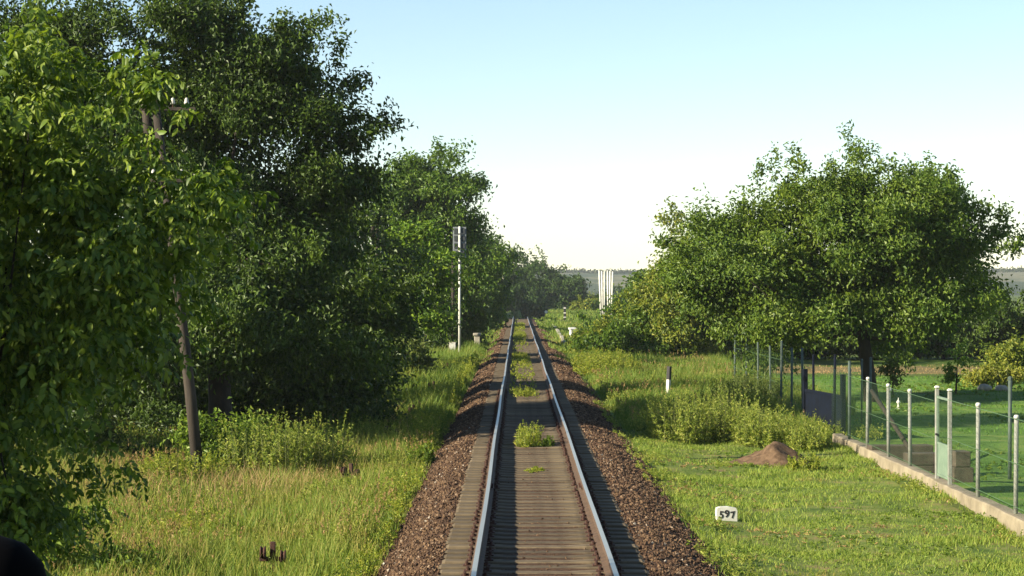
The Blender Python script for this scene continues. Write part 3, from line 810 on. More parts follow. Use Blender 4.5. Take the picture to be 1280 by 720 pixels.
N2 = lambda x, y, f, sd: snoise(np.stack([x, y], 1) * f, sd)
herbs('meadow_herbs', M['weed_light'], -10, -1.8, 25, 52, 9000, 0.36, 16, 0.055, 220, lambda x, y: np.clip(0.5 + 1.1 * N2(x, y, 0.9, 31), 0.05, 1))
herbs('meadow_herbs', M['weed'], -10, -2.2, 25, 50, 7000, 0.42, 16, 0.05, 221, lambda x, y: np.clip(0.4 - 1.2 * N2(x, y, 0.9, 31), 0, 1))
herbs('meadow_herbs', M['weed_green'], -3.4, -1.85, 26, 62, 2600, 0.22, 14, 0.06, 222, lambda x, y: np.clip(0.4 + 1.2 * N2(x, y, 1.3, 33), 0, 1))
herbs('verge_herbs', M['weed_light'], -8, -1.9, 52, 110, 9000, 0.48, 14, 0.07, 223)
herbs('verge_herbs', M['weed'], 2.9, 9, 55, 110, 9000, 0.42, 14, 0.07, 224, lambda x, y: np.clip(0.5 + N2(x, y, 0.8, 34), 0.05, 1))
herbs('meadow_seed_heads', M['dry'], -10, -1.9, 25, 60, 15000, 0.46, 6, 0.05, 225, lambda x, y: np.clip(0.25 + 1.3 * N2(x, y, 0.7, 35), 0, 1), up=1.6, top=0.8)
herbs('verge_seed_heads', M['dry'], 2.9, 9, 57, 110, 6000, 0.5, 6, 0.06, 226, lambda x, y: np.clip(0.2 + 1.3 * N2(x, y, 0.7, 36), 0, 1), up=1.6, top=0.8)
herbs('lawn_herbs', M['weed_green'], 2.55, 7.7, 25, 56, 4500, 0.06, 9, 0.05, 227, lambda x, y: np.clip(0.15 + 1.1 * N2(x, y, 1.1, 37) + 0.4 * (x < 3.2), 0, 1), up=0.3, top=0.1)
herbs('ballast_edge_herbs', M['weed'], 2.3, 3.1, 25, 70, 1300, 0.12, 10, 0.05, 230, lambda x, y: np.clip(0.25 + 1.2 * N2(x, y, 1.5, 39), 0, 1), up=0.4)
herbs('ballast_edge_herbs', M['weed_light'], -2.1, -1.7, 25, 70, 700, 0.14, 10, 0.05, 231, lambda x, y: np.clip(0.2 + 1.2 * N2(x, y, 1.5, 40), 0, 1), up=0.4)
herbs('kerb_weeds', M['weed'], 7.25, 7.72, 30, 56, 500, 0.16, 12, 0.05, 233, lambda x, y: np.clip(0.2 + 1.3 * N2(x, y, 0.9, 44), 0, 1))
herbs('mound_weeds', M['weed'], px(966, 48) - 1.3, px(966, 48) + 1.1, 46.6, 48.0, 60, 0.14, 12, 0.05, 234)
herbs('garden_herbs', M['weed_green'], 8.1, 22, 30, 95, 3500, 0.07, 8, 0.08, 232, lambda x, y: np.clip(0.1 + 1.3 * N2(x, y, 0.5, 43), 0, 1), up=0.3, top=0.1)
herbs('lawn_herbs', M['dry'], 2.3, 7.7, 25, 56, 2500, 0.05, 7, 0.05, 228, lambda x, y: np.clip(-0.1 + 1.4 * N2(x, y, 0.9, 38), 0, 1), up=0.2, top=0.1)

grass('shoulder_grass', M['verge'], -2.1, -1.25, 105, 300, 9000, 0.16, 0.03, 240, mask=lambda x, y: np.clip(0.35 + 1.2 * N2(x, y, 0.35, 51) - 0.5 * (x + 1.9), 0, 1))
grass('shoulder_grass', M['verge'], 1.75, 2.9, 105, 300, 9000, 0.18, 0.03, 241, mask=lambda x, y: np.clip(0.35 + 1.2 * N2(x, y, 0.35, 52) + 0.5 * (x - 2.3), 0, 1))
for nm_, y0_, y1_, n_, sd_ in (('track_weeds', 60, 120, 500, 242), ('track_weeds', 110, 240, 1100, 243)):
    herbs(nm_, M['weed_light'], -0.25, 0.6, y0_, y1_, n_, 0.2, 10, 0.06, sd_, lambda x, y: np.clip(0.3 + 1.3 * N2(x, y, 0.25, 53), 0, 1))

# ------------------------------------------------------------------ ballast stones
rng = np.random.default_rng(300)
oct_v = np.array([(1, 0, 0), (-1, 0, 0), (0, 1, 0), (0, -1, 0), (0, 0, 1), (0, 0, -1)], dtype=np.float64)
oct_f = np.array([(0, 2, 4), (2, 1, 4), (1, 3, 4), (3, 0, 4), (2, 0, 5), (1, 2, 5), (3, 1, 5), (0, 3, 5)])


def stones(name, u, y, size, rng):
    n = len(u)
    q = rng.normal(size=(n, 4)); q /= np.linalg.norm(q, axis=1, keepdims=True)
    w, x, yy, z = q.T
    Rm = np.stack([1 - 2 * (yy * yy + z * z), 2 * (x * yy - z * w), 2 * (x * z + yy * w), 2 * (x * yy + z * w), 1 - 2 * (x * x + z * z), 2 * (yy * z - x * w),
                   2 * (x * z - yy * w), 2 * (yy * z + x * w), 1 - 2 * (x * x + yy * yy)], 1).reshape(n, 3, 3)
    vv = oct_v[None] * rng.uniform(0.6, 1.25, (n, 6, 1)) + rng.normal(0, 0.16, (n, 6, 3))
    vv = np.einsum('nij,nkj->nki', Rm, vv) * (size * 0.5)[:, None, None]
    z = np.maximum(ballast_z(u, y), ground_z(u + track_u(y), y)) + size * 0.12
    c = np.stack([u + track_u(y), y, z], 1)
    v = (vv + c[:, None]).reshape(-1, 3)
    f = (oct_f[None] + (np.arange(n) * 6)[:, None, None]).reshape(-1, 3)
    return tag(np_mesh(name, v, f, M['stone']), kind='stuff')


n = 36000
y = 22 + 62 * rng.uniform(0, 1, n) ** 1.5
u = np.where(rng.uniform(0, 1, n) < 0.5, -1, 1) * (1.18 + 1.2 * rng.uniform(0, 1, n) ** 0.9)
stones('ballast_stones', u, y, rng.uniform(0.025, 0.058, n) * (1 + (y - 22) / 80), rng)
n = 9000
y = 80 + 120 * rng.uniform(0, 1, n) ** 1.3
u = np.where(rng.uniform(0, 1, n) < 0.5, -1, 1) * (1.2 + 1.0 * rng.uniform(0, 1, n))
stones('ballast_stones', u, y, rng.uniform(0.06, 0.12, n), rng)
n = 1400
y = 22 + 100 * rng.uniform(0, 1, n) ** 1.4
u = rng.uniform(-1.1, 1.1, n)
k = (np.abs(np.abs(u) - 0.75) > 0.12)
stones('ballast_stones', u[k], y[k], rng.uniform(0.02, 0.045, k.sum()), rng)

# ------------------------------------------------------------------ railway track: rails and sleepers fixed together
trk = thing('railway_track', 'single railway track with worn rails on dusty concrete sleepers running to the horizon', 'railway track', (0, 0, 0))
prof = [(-0.036, -0.010), (-0.027, 0), (0.027, 0), (0.036, -0.010), (0.036, -0.040), (0.010, -0.055), (0.009, -0.125), (0.070, -0.148), (0.070, -0.160),
        (-0.070, -0.160), (-0.070, -0.148), (-0.009, -0.125), (-0.010, -0.055), (-0.036, -0.040)]
yr = graded([(8, 120, 0.75), (120, 330, 3)])


def rail_off(y, s):
    return 0.008 * math.sin(y / 3.7 + s) + 0.006 * math.sin(y / 9.1 + 2 * s), 0.008 * math.sin(y / 6.3 + s * 3) + 0.005 * math.sin(y / 2.9 + s)


for s in (-1, 1):
    rings = []
    for yy in yr:
        dx, dz = rail_off(yy, s)
        cx = float(track_u([yy])[0]) + s * 0.7525 + dx
        zz = float(track_drop([yy])[0]) + dz
        rings.append([(cx + a, yy, zz + b_) for a, b_ in prof])
    mb = MB(); mb.loft(rings)
    nseg = len(rings) - 1
    mb.mi = [1 if (i % len(prof)) in (1,) and i < nseg * len(prof) else 0 for i in range(len(mb.f))]
    ro = mb.build('rail', [M['rail_rust'], M['rail_head']], trk)
    dx, dz = rail_off(35.5, s); cx = UC + s * 0.7525 + dx
    for sd in (-1, 1):
        fb = MB(); fb.box(cx + sd * 0.012 - 0.012 + sd * 0.012, cx + sd * 0.012 + 0.012 + sd * 0.012, 35.15, 35.85, -0.125 + dz, -0.055 + dz, 0, 0.004)
        for bq in (35.25, 35.42, 35.58, 35.75):
            fb.tube([(cx + sd * 0.024, bq, -0.09 + dz), (cx + sd * 0.062, bq, -0.09 + dz)], 0.016, 6)
        fb.build('fishplate', M['rust_iron'], ro)


def sleeper_mesh(seed):
    mb = MB()
    r = random.Random(seed)
    # side outline along the length: raised rail seats, lower middle
    st = [(-1.20, -0.195, 0.13), (-1.16, -0.178, 0.14), (-0.95, -0.176, 0.14), (-0.55, -0.178, 0.14), (-0.30, -0.190, 0.115), (0.30, -0.190, 0.115), (0.55, -0.178, 0.14), (0.95, -0.176, 0.14), (1.16, -0.178, 0.14), (1.20, -0.195, 0.13)]
    rings = []
    for x_, zt, hw in st:
        zt += r.uniform(-0.003, 0.003)
        rings.append([(x_, -hw - 0.015, -0.36), (x_, -hw, zt - 0.012), (x_, -hw + 0.014, zt), (x_, hw - 0.014, zt), (x_, hw, zt - 0.012), (x_, hw + 0.015, -0.36)])
    mb.loft(rings)
    return mb


sm = [sleeper_mesh(k).build('sleeper', M['sleeper'], trk) for k in range(4)]
bp = MB()
bp.box(-0.16, 0.16, -0.075, 0.075, -0.18, -0.164, 0, 0.004)
for bx in (-0.115, 0.115):
    for by in (-0.045, 0.045):
        bp.tube([(bx, by, -0.166), (bx, by, -0.128)], 0.018, 6)
    bp.box(bx - 0.045 if bx > 0 else bx - 0.02, bx + 0.02 if bx > 0 else bx + 0.045, -0.03, 0.03, -0.165, -0.143, 0, 0.004)
bp0 = bp.build('baseplate', M['rust_iron'], sm[0]); bp0.location = (-0.7525, 0, 0)
rr = random.Random(5)
ysl = [21.0 + 0.5 * k + rr.uniform(-0.025, 0.025) for k in range(450)]
first_bp = True
for k in range(100):
    if k < 4: o = sm[k]
    else:
        o = sm[rr.randrange(4)].copy(); C.objects.link(o); o.parent = trk
    o.location = (UC + rr.uniform(-0.02, 0.02), ysl[k], rr.uniform(-0.006, 0.004)); o.rotation_euler = (rr.uniform(-0.012, 0.012), 0, rr.uniform(-0.012, 0.012))
    for sx in (-0.7525, 0.7525):
        if first_bp: q = bp0; first_bp = False
        else:
            q = bp0.copy(); C.objects.link(q)
        q.parent = o; q.location = (sx, 0, 0)
far = MB()
for yy in ysl[100:]:
    u0 = float(track_u([yy])[0]); dz = float(track_drop([yy])[0])
    far.box(u0 - 1.2, u0 + 1.2, yy - 0.14, yy + 0.14, -0.34 + dz, -0.18 + dz + rr.uniform(-0.008, 0.006), 0, 0.012)
tag(far.build('sleeper', M['sleeper'], trk), 'distant sleepers running on to the horizon', kind='stuff')

# ------------------------------------------------------------------ telegraph poles
def insulator_mb(c, up=0.13):
    mb = MB()
    mb.lathe([(0.02, 0), (0.045, 0.01), (0.05, 0.04), (0.037, 0.065), (0.04, 0.08), (0.028, 0.12), (0.01, 0.135)], (c[0], c[1], c[2] + up), 10)
    return mb


def telegraph_pole(label, X, Y, top, lean, arms, double, ins):
    z0 = float(ground_z([X], [Y])[0])
    t = thing('telegraph_pole', label, 'telegraph pole', (X, Y, z0), 0, 'telegraph poles along the left side')
    H = top - z0
    tip = Vector((lean, 0, H))
    f = lambda s: Vector((lean * s, 0, H * s))
    mb = MB(); mb.tube([(0, 0, -0.4), f(0.25), f(0.6) + Vector((0.01, 0, 0)), tip], [0.12, 0.11, 0.095, 0.08], 10)
    mb.build('pole_shaft', M['old_wood'], t, True)
    if double:
        mb = MB(); b0 = f(0.86) + Vector((-0.21, 0.02, 0)); b1 = f(1.0) + Vector((-0.2, 0.02, 0.05))
        mb.tube([b0, b0.lerp(b1, 0.5), b1], [0.10, 0.095, 0.085], 10)
        mb.build('pole_stub', M['old_wood'], t, True)
    for s, x0, x1 in arms:
        c = f(s); mb = MB()
        mb.box(c.x + x0, c.x + x1, c.y - 0.15, c.y - 0.105, c.z - 0.03, c.z + 0.035, 0, 0.006)
        a = mb.build('crossarm', M['old_wood'], t)
        for xi in ins:
            if x0 <= xi <= x1:
                pb = MB(); pb.tube([(c.x + xi, c.y - 0.13, c.z + 0.03), (c.x + xi, c.y - 0.13, c.z + 0.16)], 0.012, 6)
                pb.build('pin', M['rust_iron'], a)
                insulator_mb((c.x + xi, c.y - 0.13, c.z), 0.09).build('insulator', M['porcelain'], a, True)
    return t


p0 = P(252, 600, 44.0)
telegraph_pole('old leaning wooden telegraph pole in the left meadow, half inside leaves', p0.x, 44.0, HC + 236 / FPX * 44.0, -0.92, [(0.975, -0.3, 0.8), (0.79, -0.25, 0.68)], True, [-0.2, 0.35, 0.62])
telegraph_pole('second telegraph pole with white insulators left of the fresh green tree', px(473, 101), 101, HC + 92 / FPX * 101, -0.05, [(0.97, -0.55, 0.55)], True, [-0.45, -0.2, 0.2, 0.42])
telegraph_pole('far twin telegraph pole half hidden by leaves behind the signal mast', px(566, 131), 131, HC + 40 / FPX * 131, 0.0, [(0.96, -0.5, 0.5)], True, [-0.4, -0.15, 0.2, 0.4])

# ------------------------------------------------------------------ signal mast
p = P(574.5, 440, 121.0)
X, Y = p.x, 121.0
z0 = float(ground_z([X], [Y])[0])
t = thing('signal_mast', 'tall thin white signal mast with grey head seen from behind', 'railway signal', (X, Y, z0))
zt = HC + 78 / FPX * Y - z0
mb = MB(); mb.tube([(0, 0, -0.2), (0, 0, zt * 0.5), (0, 0, zt)], [0.07, 0.065, 0.06], 12); mb.build('mast', M['white_paint'], t, True)
mb = MB(); mb.box(-0.36, 0.36, 0.075, 0.12, zt - 1.72, zt - 0.02, 0, 0.02)
bd = mb.build('backboard', M['grey_panel'], t)
for k in range(4):
    mb = MB(); zc = zt - 0.25 - 0.4 * k
    for sx in (-1, 1):
        mb = MB(); mb.box(sx * 0.2 - 0.1, sx * 0.2 + 0.1, 0.02, 0.073, zc - 0.14, zc + 0.14, 0, 0.015)
        mb.build('lamp_housing', M['dark_panel'], bd)
for zc in (zt - 0.4, zt - 1.4):
    mb = MB(); mb.box(-0.3, 0.3, -0.09, -0.065, zc - 0.025, zc + 0.025, 0, 0.004); mb.build('bracket', M['dark_panel'], t)
mb = MB(); mb.box(-0.11, 0.11, -0.1, 0.1, zt - 2.02, zt - 1.9, 0, 0.01); mb.build('collar', M['dark_panel'], t)
mb = MB(); mb.box(-0.2, 0.2, -0.2, 0.2, -0.1, 0.18, 0, 0.03); mb.build('foot', M['concrete'], t)

# concrete relay post, cabinet, boards
def on_ground(X, Y): return float(ground_z([X], [Y])[0])


X, Y = px(596.5, 132), 132.0
t = thing('relay_post', 'pale concrete relay post with a cap right of the signal mast', 'relay post', (X, Y, on_ground(X, Y)))
mb = MB(); mb.box(-0.17, 0.17, -0.15, 0.15, -0.1, 0.95, 0, 0.03); mb.build('shaft', M['concrete'], t)
mb = MB(); mb.box(-0.24, 0.24, -0.22, 0.22, 0.952, 1.12, 0, 0.03); mb.build('cap', M['concrete'], t)
X, Y = px(570, 127), 127.0
t = thing('relay_cabinet', 'small whitish cabinet on two legs at the foot of the signal mast', 'cabinet', (X - 0.2, Y, on_ground(X, Y)))
mb = MB(); mb.box(-0.2, 0.2, -0.12, 0.12, 0.3, 0.85, 0, 0.015); cb = mb.build('box', M['concrete'], t)
mb = MB(); mb.box(-0.17, 0.17, -0.135, -0.122, 0.34, 0.81, 0, 0.004); mb.build('door', M['white_paint'], cb)
for sx in (-0.15, 0.15):
    mb = MB(); mb.box(sx - 0.03, sx + 0.03, -0.05, 0.05, -0.1, 0.3); mb.build('leg', M['concrete'], t)

X, Y = px(629, 325), 325.0
t = thing('line_pole', 'thin grey pole with white foot left of the far end of the rails', 'pole', (X, Y, on_ground(X, Y)))
mb = MB(); mb.tube([(0, 0, 0.8), (0, 0, 3.5), (0.02, 0, 7.0)], [0.13, 0.12, 0.09], 10); mb.build('shaft', M['concrete'], t, True)
mb = MB(); mb.tube([(0, 0, -0.2), (0, 0, 0.9)], [0.19, 0.17], 10); mb.build('foot', M['white_paint'], t, True)
X, Y = px(616, 322), 322.0
t = thing('track_sign', 'small white post with a short white arm left of the far grey pole', 'sign', (X, Y, on_ground(X, Y)))
mb = MB(); mb.tube([(0, 0, -0.1), (0, 0, 2.0)], 0.07, 8); mb.build('post', M['white_paint'], t)
mb = MB(); mb.box(0.08, 0.55, -0.03, 0.03, 0.9, 1.06, 0, 0.01); mb.build('arm', M['white_paint'], t)
X, Y = px(682, 290), 290.0
t = thing('dwarf_signal', 'low dwarf signal with white round face right of the far rails', 'railway signal', (X, Y, on_ground(X, Y)))
mb = MB(); mb.box(-0.28, 0.28, -0.12, 0.15, 0.5, 1.25, 0, 0.05); hd = mb.build('head', M['black_iron'], t)
mb = MB(); mb.tube([(0.06, -0.13, 1.0), (0.06, -0.19, 1.0)], 0.2, 16); mb.build('face', M['white_paint'], hd)
mb = MB(); mb.box(-0.1, 0.3, -0.1, 0.1, -0.2, 0.498, 0, 0.02); mb.build('foot', M['concrete'], t)
X, Y = px(706, 255), 255.0
t = thing('warning_post', 'dark post with a white band at its head right of the far rails', 'marker post', (X, Y, on_ground(X, Y)))
mb = MB(); mb.box(-0.13, 0.13, -0.06, 0.06, -0.2, 1.62, 0, 0.02); sh = mb.build('shaft', M['black_iron'], t)
for zc in (0.25, 0.75, 1.3):
    mb = MB(); mb.box(-0.135, 0.135, -0.068, 0.068, zc, zc + 0.14, 0, 0.01); mb.build('white_band', M['white_paint'], sh)
X, Y = px(716, 168), 168.0
t = thing('white_cabinet', 'small white cabinet with a sloped lid beside the right ballast', 'cabinet', (X, Y, on_ground(X, Y)), 0.3)
mb = MB(); mb.box(-0.22, 0.22, -0.2, 0.2, -0.05, 0.68, 0, 0.03); bx_ = mb.build('box', M['white_paint'], t)
mb = MB(); mb.add([(-0.27, -0.26, 0.70), (0.27, -0.26, 0.70), (0.27, 0.25, 0.70), (-0.27, 0.25, 0.70), (-0.27, -0.26, 0.74), (0.27, -0.26, 0.74), (0.27, 0.25, 0.86), (-0.27, 0.25, 0.86)],
                  [(0, 3, 2, 1), (4, 5, 6, 7), (0, 1, 5, 4), (1, 2, 6, 5), (2, 3, 7, 6), (3, 0, 4, 7)]); mb.build('lid', M['white_paint'], t)
# kerb stones along the old platform edge
edging = [(2.72, 140), (2.74, 146), (2.78, 152.5), (2.82, 158), (2.86, 166), (2.92, 175), (2.98, 184), (3.03, 194), (3.08, 205)]
el = ['nearest stone of the old pale edging right of the track', 'second nearest stone of the old pale edging right of the track', 'third stone of the old pale edging right of the track',
      'fourth stone of the old pale edging right of the track', 'middle stone of the old pale edging right of the track, level with the white cabinet', 'fourth farthest stone of the old pale edging',
      'third farthest stone of the old pale edging', 'second farthest stone of the old pale edging', 'farthest stone of the old pale edging by the track']
for k, (X, Y) in enumerate(edging):
    mb = MB(); L_ = 2.2 + 0.4 * (k % 3)
    mb.box(-0.12, 0.12, -L_, L_, -0.3, 0.36 + 0.04 * (k % 2), 0, 0.03)
    o = mb.build('edging_stone', M['concrete']); o.location = (X + 0.25, Y, on_ground(X + 0.25, Y)); o.rotation_euler = (0.012 * (k % 3 - 1), 0, -0.01)
    tag(o, el[k], 'edging stone', 'stones of the old edging right of the track')

# ------------------------------------------------------------------ raised crossing barriers
def barrier(label, x, Y, top, lean, red):
    X = px(x, Y); z0 = on_ground(X, Y)
    t = thing('crossing_barrier', label, 'barrier', (X, Y, z0), 0, 'raised level crossing barriers')
    H = HC - (top - CY) / FPX * Y - z0
    mb = MB(); mb.box(-0.22, 0.22, -0.2, 0.2, -0.1, 1.05, 0, 0.03); mb.build('drive_box', M['concrete'], t)
    for q, dx in enumerate((-0.24, 0.0, 0.24)):
        mb = MB(); b0 = Vector((dx * 0.6, -0.25, 0.5)); b1 = Vector((dx + lean, -0.25, H - 0.05 * q))
        mb.tube([b0, b0.lerp(b1, 0.5), b1], [0.085, 0.08, 0.075], 8); a = mb.build('arm', M['white_paint'], t, True)
        for s in red:
            mb = MB(); mb.tube([b0.lerp(b1, s), b0.lerp(b1, s + 0.045)], 0.054, 8); mb.build('red_band', M['red_paint'], a)
    mb = MB()
    for s in (0.42, 0.62):
        mb.box(-0.2 + lean * s, 0.24 + lean * s, -0.27, -0.23, H * s - 0.06, H * s + 0.06, 0, 0.01)
    mb.build('tie_bar', M['white_paint'], t)
    mb = MB(); mb.box(-0.26, 0.28, -0.36, -0.14, 0.18, 0.5, 0, 0.03); mb.build('counterweight', M['red_paint'], t)
    return t


barrier('white raised barrier arms of the level crossing, left pair', 753.5, 205, 338, -0.10, ())
barrier('white raised barrier arms of the level crossing, right pair', 762.0, 207, 338, 0.04, ())

# ------------------------------------------------------------------ marker post, stone with number, mound
X, Y = px(834, 71.5), 71.5
t = thing('marker_post', 'slim white marker post with a black top in the shaded weeds', 'marker post', (X, Y, on_ground(X, Y)), 0.1)
t.rotation_euler.y = 0.05
zt = HC - (458 - CY) / FPX * Y - on_ground(X, Y)
mb = MB(); mb.tube([(0, 0, -0.2), (0, 0, zt - 0.42)], [0.075, 0.072], 4); mb.build('shaft', M['white_paint'], t)
mb = MB(); mb.tube([(0, 0, zt - 0.418), (0, 0, zt)], [0.08, 0.08], 4); mb.build('top', M['black_iron'], t)

X, Y = px(908, 36.0), 36.0
z0 = on_ground(X, Y)
t = thing('number_stone', 'small white stone tablet painted with black numbers 597 on the lawn', 'distance stone', (X, Y, z0), R(6))
mb = MB()
out = [(-0.165, -0.12), (0.165, -0.12), (0.168, 0.17), (0.15, 0.208), (0.02, 0.232), (-0.11, 0.228), (-0.16, 0.212), (-0.168, 0.15)]
mb.loft([[(x_, -0.05, z_) for x_, z_ in out], [(x_ * 1.02, -0.04, z_ * 1.02) for x_, z_ in out], [(x_ * 1.02, 0.06, z_ * 1.02) for x_, z_ in out], [(x_ * 0.97, 0.07, z_ * 0.97) for x_, z_ in out]])
mb.build('tablet', M['white_paint'], t)
for ch, xo, zo, sz, rt in (('5', -0.098, 0.055, 0.16, 0.12), ('9', -0.002, 0.07, 0.16, 0.0), ('7', 0.1, 0.055, 0.15, -0.12)):
    cu = bpy.data.curves.new('digit', 'FONT'); cu.body = ch; cu.size = sz; cu.align_x = 'CENTER'; cu.extrude = 0.004; cu.offset = 0.004
    tmp = bpy.data.objects.new('tmp', cu); C.objects.link(tmp)
    bpy.context.view_layer.update()
    me = bpy.data.meshes.new_from_object(tmp.evaluated_get(bpy.context.evaluated_depsgraph_get()))
    bpy.data.objects.remove(tmp)
    me.materials.clear(); me.materials.append(M['digit'])
    o = bpy.data.objects.new('digit', me); C.objects.link(o); o.parent = t
    o.location = (xo, -0.052, zo); o.rotation_euler = (math.pi / 2, rt, 0)

X, Y = px(966, 48.0), 48.0
nx, ny = 44, 36
gx, gy = np.meshgrid(np.linspace(-1.35, 1.0, nx), np.linspace(-1.2, 1.2, ny))
gx, gy = gx.ravel(), gy.ravel()
pp = np.stack([gx, gy], 1)
hz = 0.58 * np.exp(-(gx / 0.42) ** 2 - (gy / 0.55) ** 2) + 0.12 * np.exp(-((gx + 0.75) / 0.35) ** 2 - ((gy + 0.2) / 0.5) ** 2) + 0.15 * np.exp(-((gx - 0.5) / 0.35) ** 2 - (gy / 0.6) ** 2)
hz = hz * (1 + 0.30 * snoise(pp * 5, 41)) + 0.035 * snoise(pp * 14, 42, 4) - 0.03
z0 = ground_z(X + gx, Y + gy)
i = (np.arange(ny - 1)[:, None] * nx + np.arange(nx - 1)[None, :]).ravel()
mo = np_mesh('earth_mound', np.stack([gx, gy, z0 + hz], 1), np.stack([i, i + 1, i + nx + 1, i + nx], 1), M['earth'], smooth=True)
mo.location = (X, Y, 0)
tag(mo, 'heap of bare brown earth in front of the right weeds', 'earth heap')
weed_clump('weed_clump', 'sparse dark weeds at the right foot of the earth heap', 'weeds', px(1003, 46.8), 46.8, 0.35, 0.5, 22, 0.38, M['weed_light'], 190, group='weed clumps along the right side')

# ------------------------------------------------------------------ signal wire pulleys along the left side
def pulley(label, x, Y, first):
    X = px(x, Y); z0 = on_ground(X, Y) + 0.15
    if first is None:
        t = thing('wire_pulley', label, 'wire pulley', (X, Y, z0), 0, 'iron signal wire pulleys along the left side')
        mb = MB(); mb.box(-0.035, 0.035, -0.03, 0.03, -0.3, 0.50, 0, 0.008); mb.build('post', M['rust_iron'], t)
        mb = MB(); mb.box(-0.17, 0.17, -0.036, -0.005, 0.25, 0.31, 0, 0.006); mb.build('bracket', M['rust_iron'], t)
        for sx in (-0.12, 0.14):
            mb = MB()
            c = Vector((sx, -0.06, 0.32 if sx > 0 else 0.37))
            rings = []
            for dx, r_ in ((-0.035, 0.075), (-0.022, 0.08), (0.0, 0.055), (0.022, 0.08), (0.035, 0.075)):
                rings.append([(c.x + dx, c.y + r_ * math.cos(a), c.z + r_ * math.sin(a)) for a in [2 * math.pi * k / 14 for k in range(14)]])
            mb.loft(rings); mb.build('pulley_wheel', M['rust_iron'], t)
        return t
    t = first.copy(); C.objects.link(t); t.location = (X, Y, z0); t['label'] = label
    for ch in list(first.children):
        c = ch.copy(); C.objects.link(c); c.parent = t
    return t


pf = pulley('rusty wire pulley post cut by the bottom edge, nearest of the row', 341, 28.8, None)
for k, (x, Y, lab) in enumerate([(440, 41, 'rusty wire pulley post in the sunlit grass, second of the row'), (488, 54, 'rusty wire pulley post just before the tree shadow, third of the row'),
                                 (518, 62, 'wire pulley post standing in the tree shadow, fourth of the row'), (541, 76, 'wire pulley post in bright grass past the shadow, fifth of the row'),
                                 (560, 95, 'small far wire pulley post before the signal mast, sixth of the row')]):
    t = pulley(lab, x, Y, pf); t.rotation_euler = (0.03 * (k % 3 - 1), 0.12 * ((k % 2) - 0.5), 0.35 * (k % 3 - 1))

# ------------------------------------------------------------------ garden fence
FX = 7.85
fn = thing('garden_fence', 'chain link garden fence with pale posts on a concrete plinth', 'fence', (FX, 30, on_ground(FX, 40)))
fz = lambda Y: on_ground(FX, Y) - fn.location.z
post_y = [28.0, 30.6, 33.0, 35.3, 38.2, 40.6, 42.0, 44.8, 47.4, 50.3]
# plinth
rings = []
for yy in np.arange(26, 55.1, 0.5):
    w_ = 0.012 * math.sin(yy * 2.1) + 0.01 * math.sin(yy * 5.3); h_ = 0.26 + 0.008 * math.sin(yy * 0.9) + 0.006 * math.sin(yy * 4.7)
    zz = -0.78 - fn.location.z
    rings.append([(-0.14 + w_, yy - 30, zz - 0.2), (-0.13 + w_, yy - 30, zz + h_ - 0.02), (-0.11 + w_, yy - 30, zz + h_), (0.11, yy - 30, zz + h_), (0.13, yy - 30, zz + h_ - 0.02), (0.13, yy - 30, zz - 0.2)])
mb = MB(); mb.loft(rings); mb.build('plinth', M['plinth'], fn)
for k, yy in enumerate(post_y):
    if abs(yy - 42.0) < 0.1 or abs(yy - 40.6) < 0.1: continue
    zz = fz(yy); ln_ = 0.02 * math.sin(k * 2.3)
    mb = MB(); mb.tube([(0, yy - 30, zz + 0.1), (ln_, yy - 30, zz + 1.78)], [0.037, 0.036], 10)
    po = mb.build('post', M['post_paint'], fn, True)
    mb = MB(); mb.lathe([(0.043, 0), (0.044, 0.04), (0.034, 0.06), (0.01, 0.065)], (ln_, yy - 30, zz + 1.74), 10); mb.build('cap', M['white_paint'], po, True)
old_y = [53.0, 55.6, 59.4, 61.6, 64.2, 66.8, 69.5, 73.0, 77.0, 81.0]
for k, yy in enumerate(old_y):
    zz = fz(yy); ln_ = 0.03 * math.sin(k * 1.7)
    mb = MB(); mb.tube([(0, yy - 30, zz - 0.2), (ln_, yy - 30, zz + 2.05 + 0.1 * (k % 2))], [0.035, 0.033], 8)
    mb.build('post', M['green_post'] if k not in (1, 2) else M['dark_post'], fn, True)


def chain(y0, y1, zb, zt, step, thick):
    """diamond wire mesh in the fence plane, as thin flat strips"""
    v, f = [], []
    h = zt - zb
    for sgn in (1, -1):
        a = y0 - h
        while a < y1 + h:
            # line: y = a + sgn*(z-zb)  clipped
            z0_, z1_ = 0.0, h
            if sgn > 0:
                z0_ = max(0, y0 - a); z1_ = min(h, y1 - a)
            else:
                z0_ = max(0, a - y1); z1_ = min(h, a - y0)
            if z1_ - z0_ > 0.01:
                A = (a + sgn * z0_, zb + z0_); B = (a + sgn * z1_, zb + z1_)
                b_ = len(v); q = thick * 0.7
                xo = 0.004 * sgn
                v += [(xo, A[0] - q, A[1]), (xo, A[0] + q, A[1]), (xo + thick, A[0], A[1]), (xo, B[0] - q, B[1]), (xo, B[0] + q, B[1]), (xo + thick, B[0], B[1])]
                f += [(b_, b_ + 1, b_ + 4, b_ + 3), (b_ + 1, b_ + 2, b_ + 5, b_ + 4), (b_ + 2, b_, b_ + 3, b_ + 5)]
            a += step
    return v, f


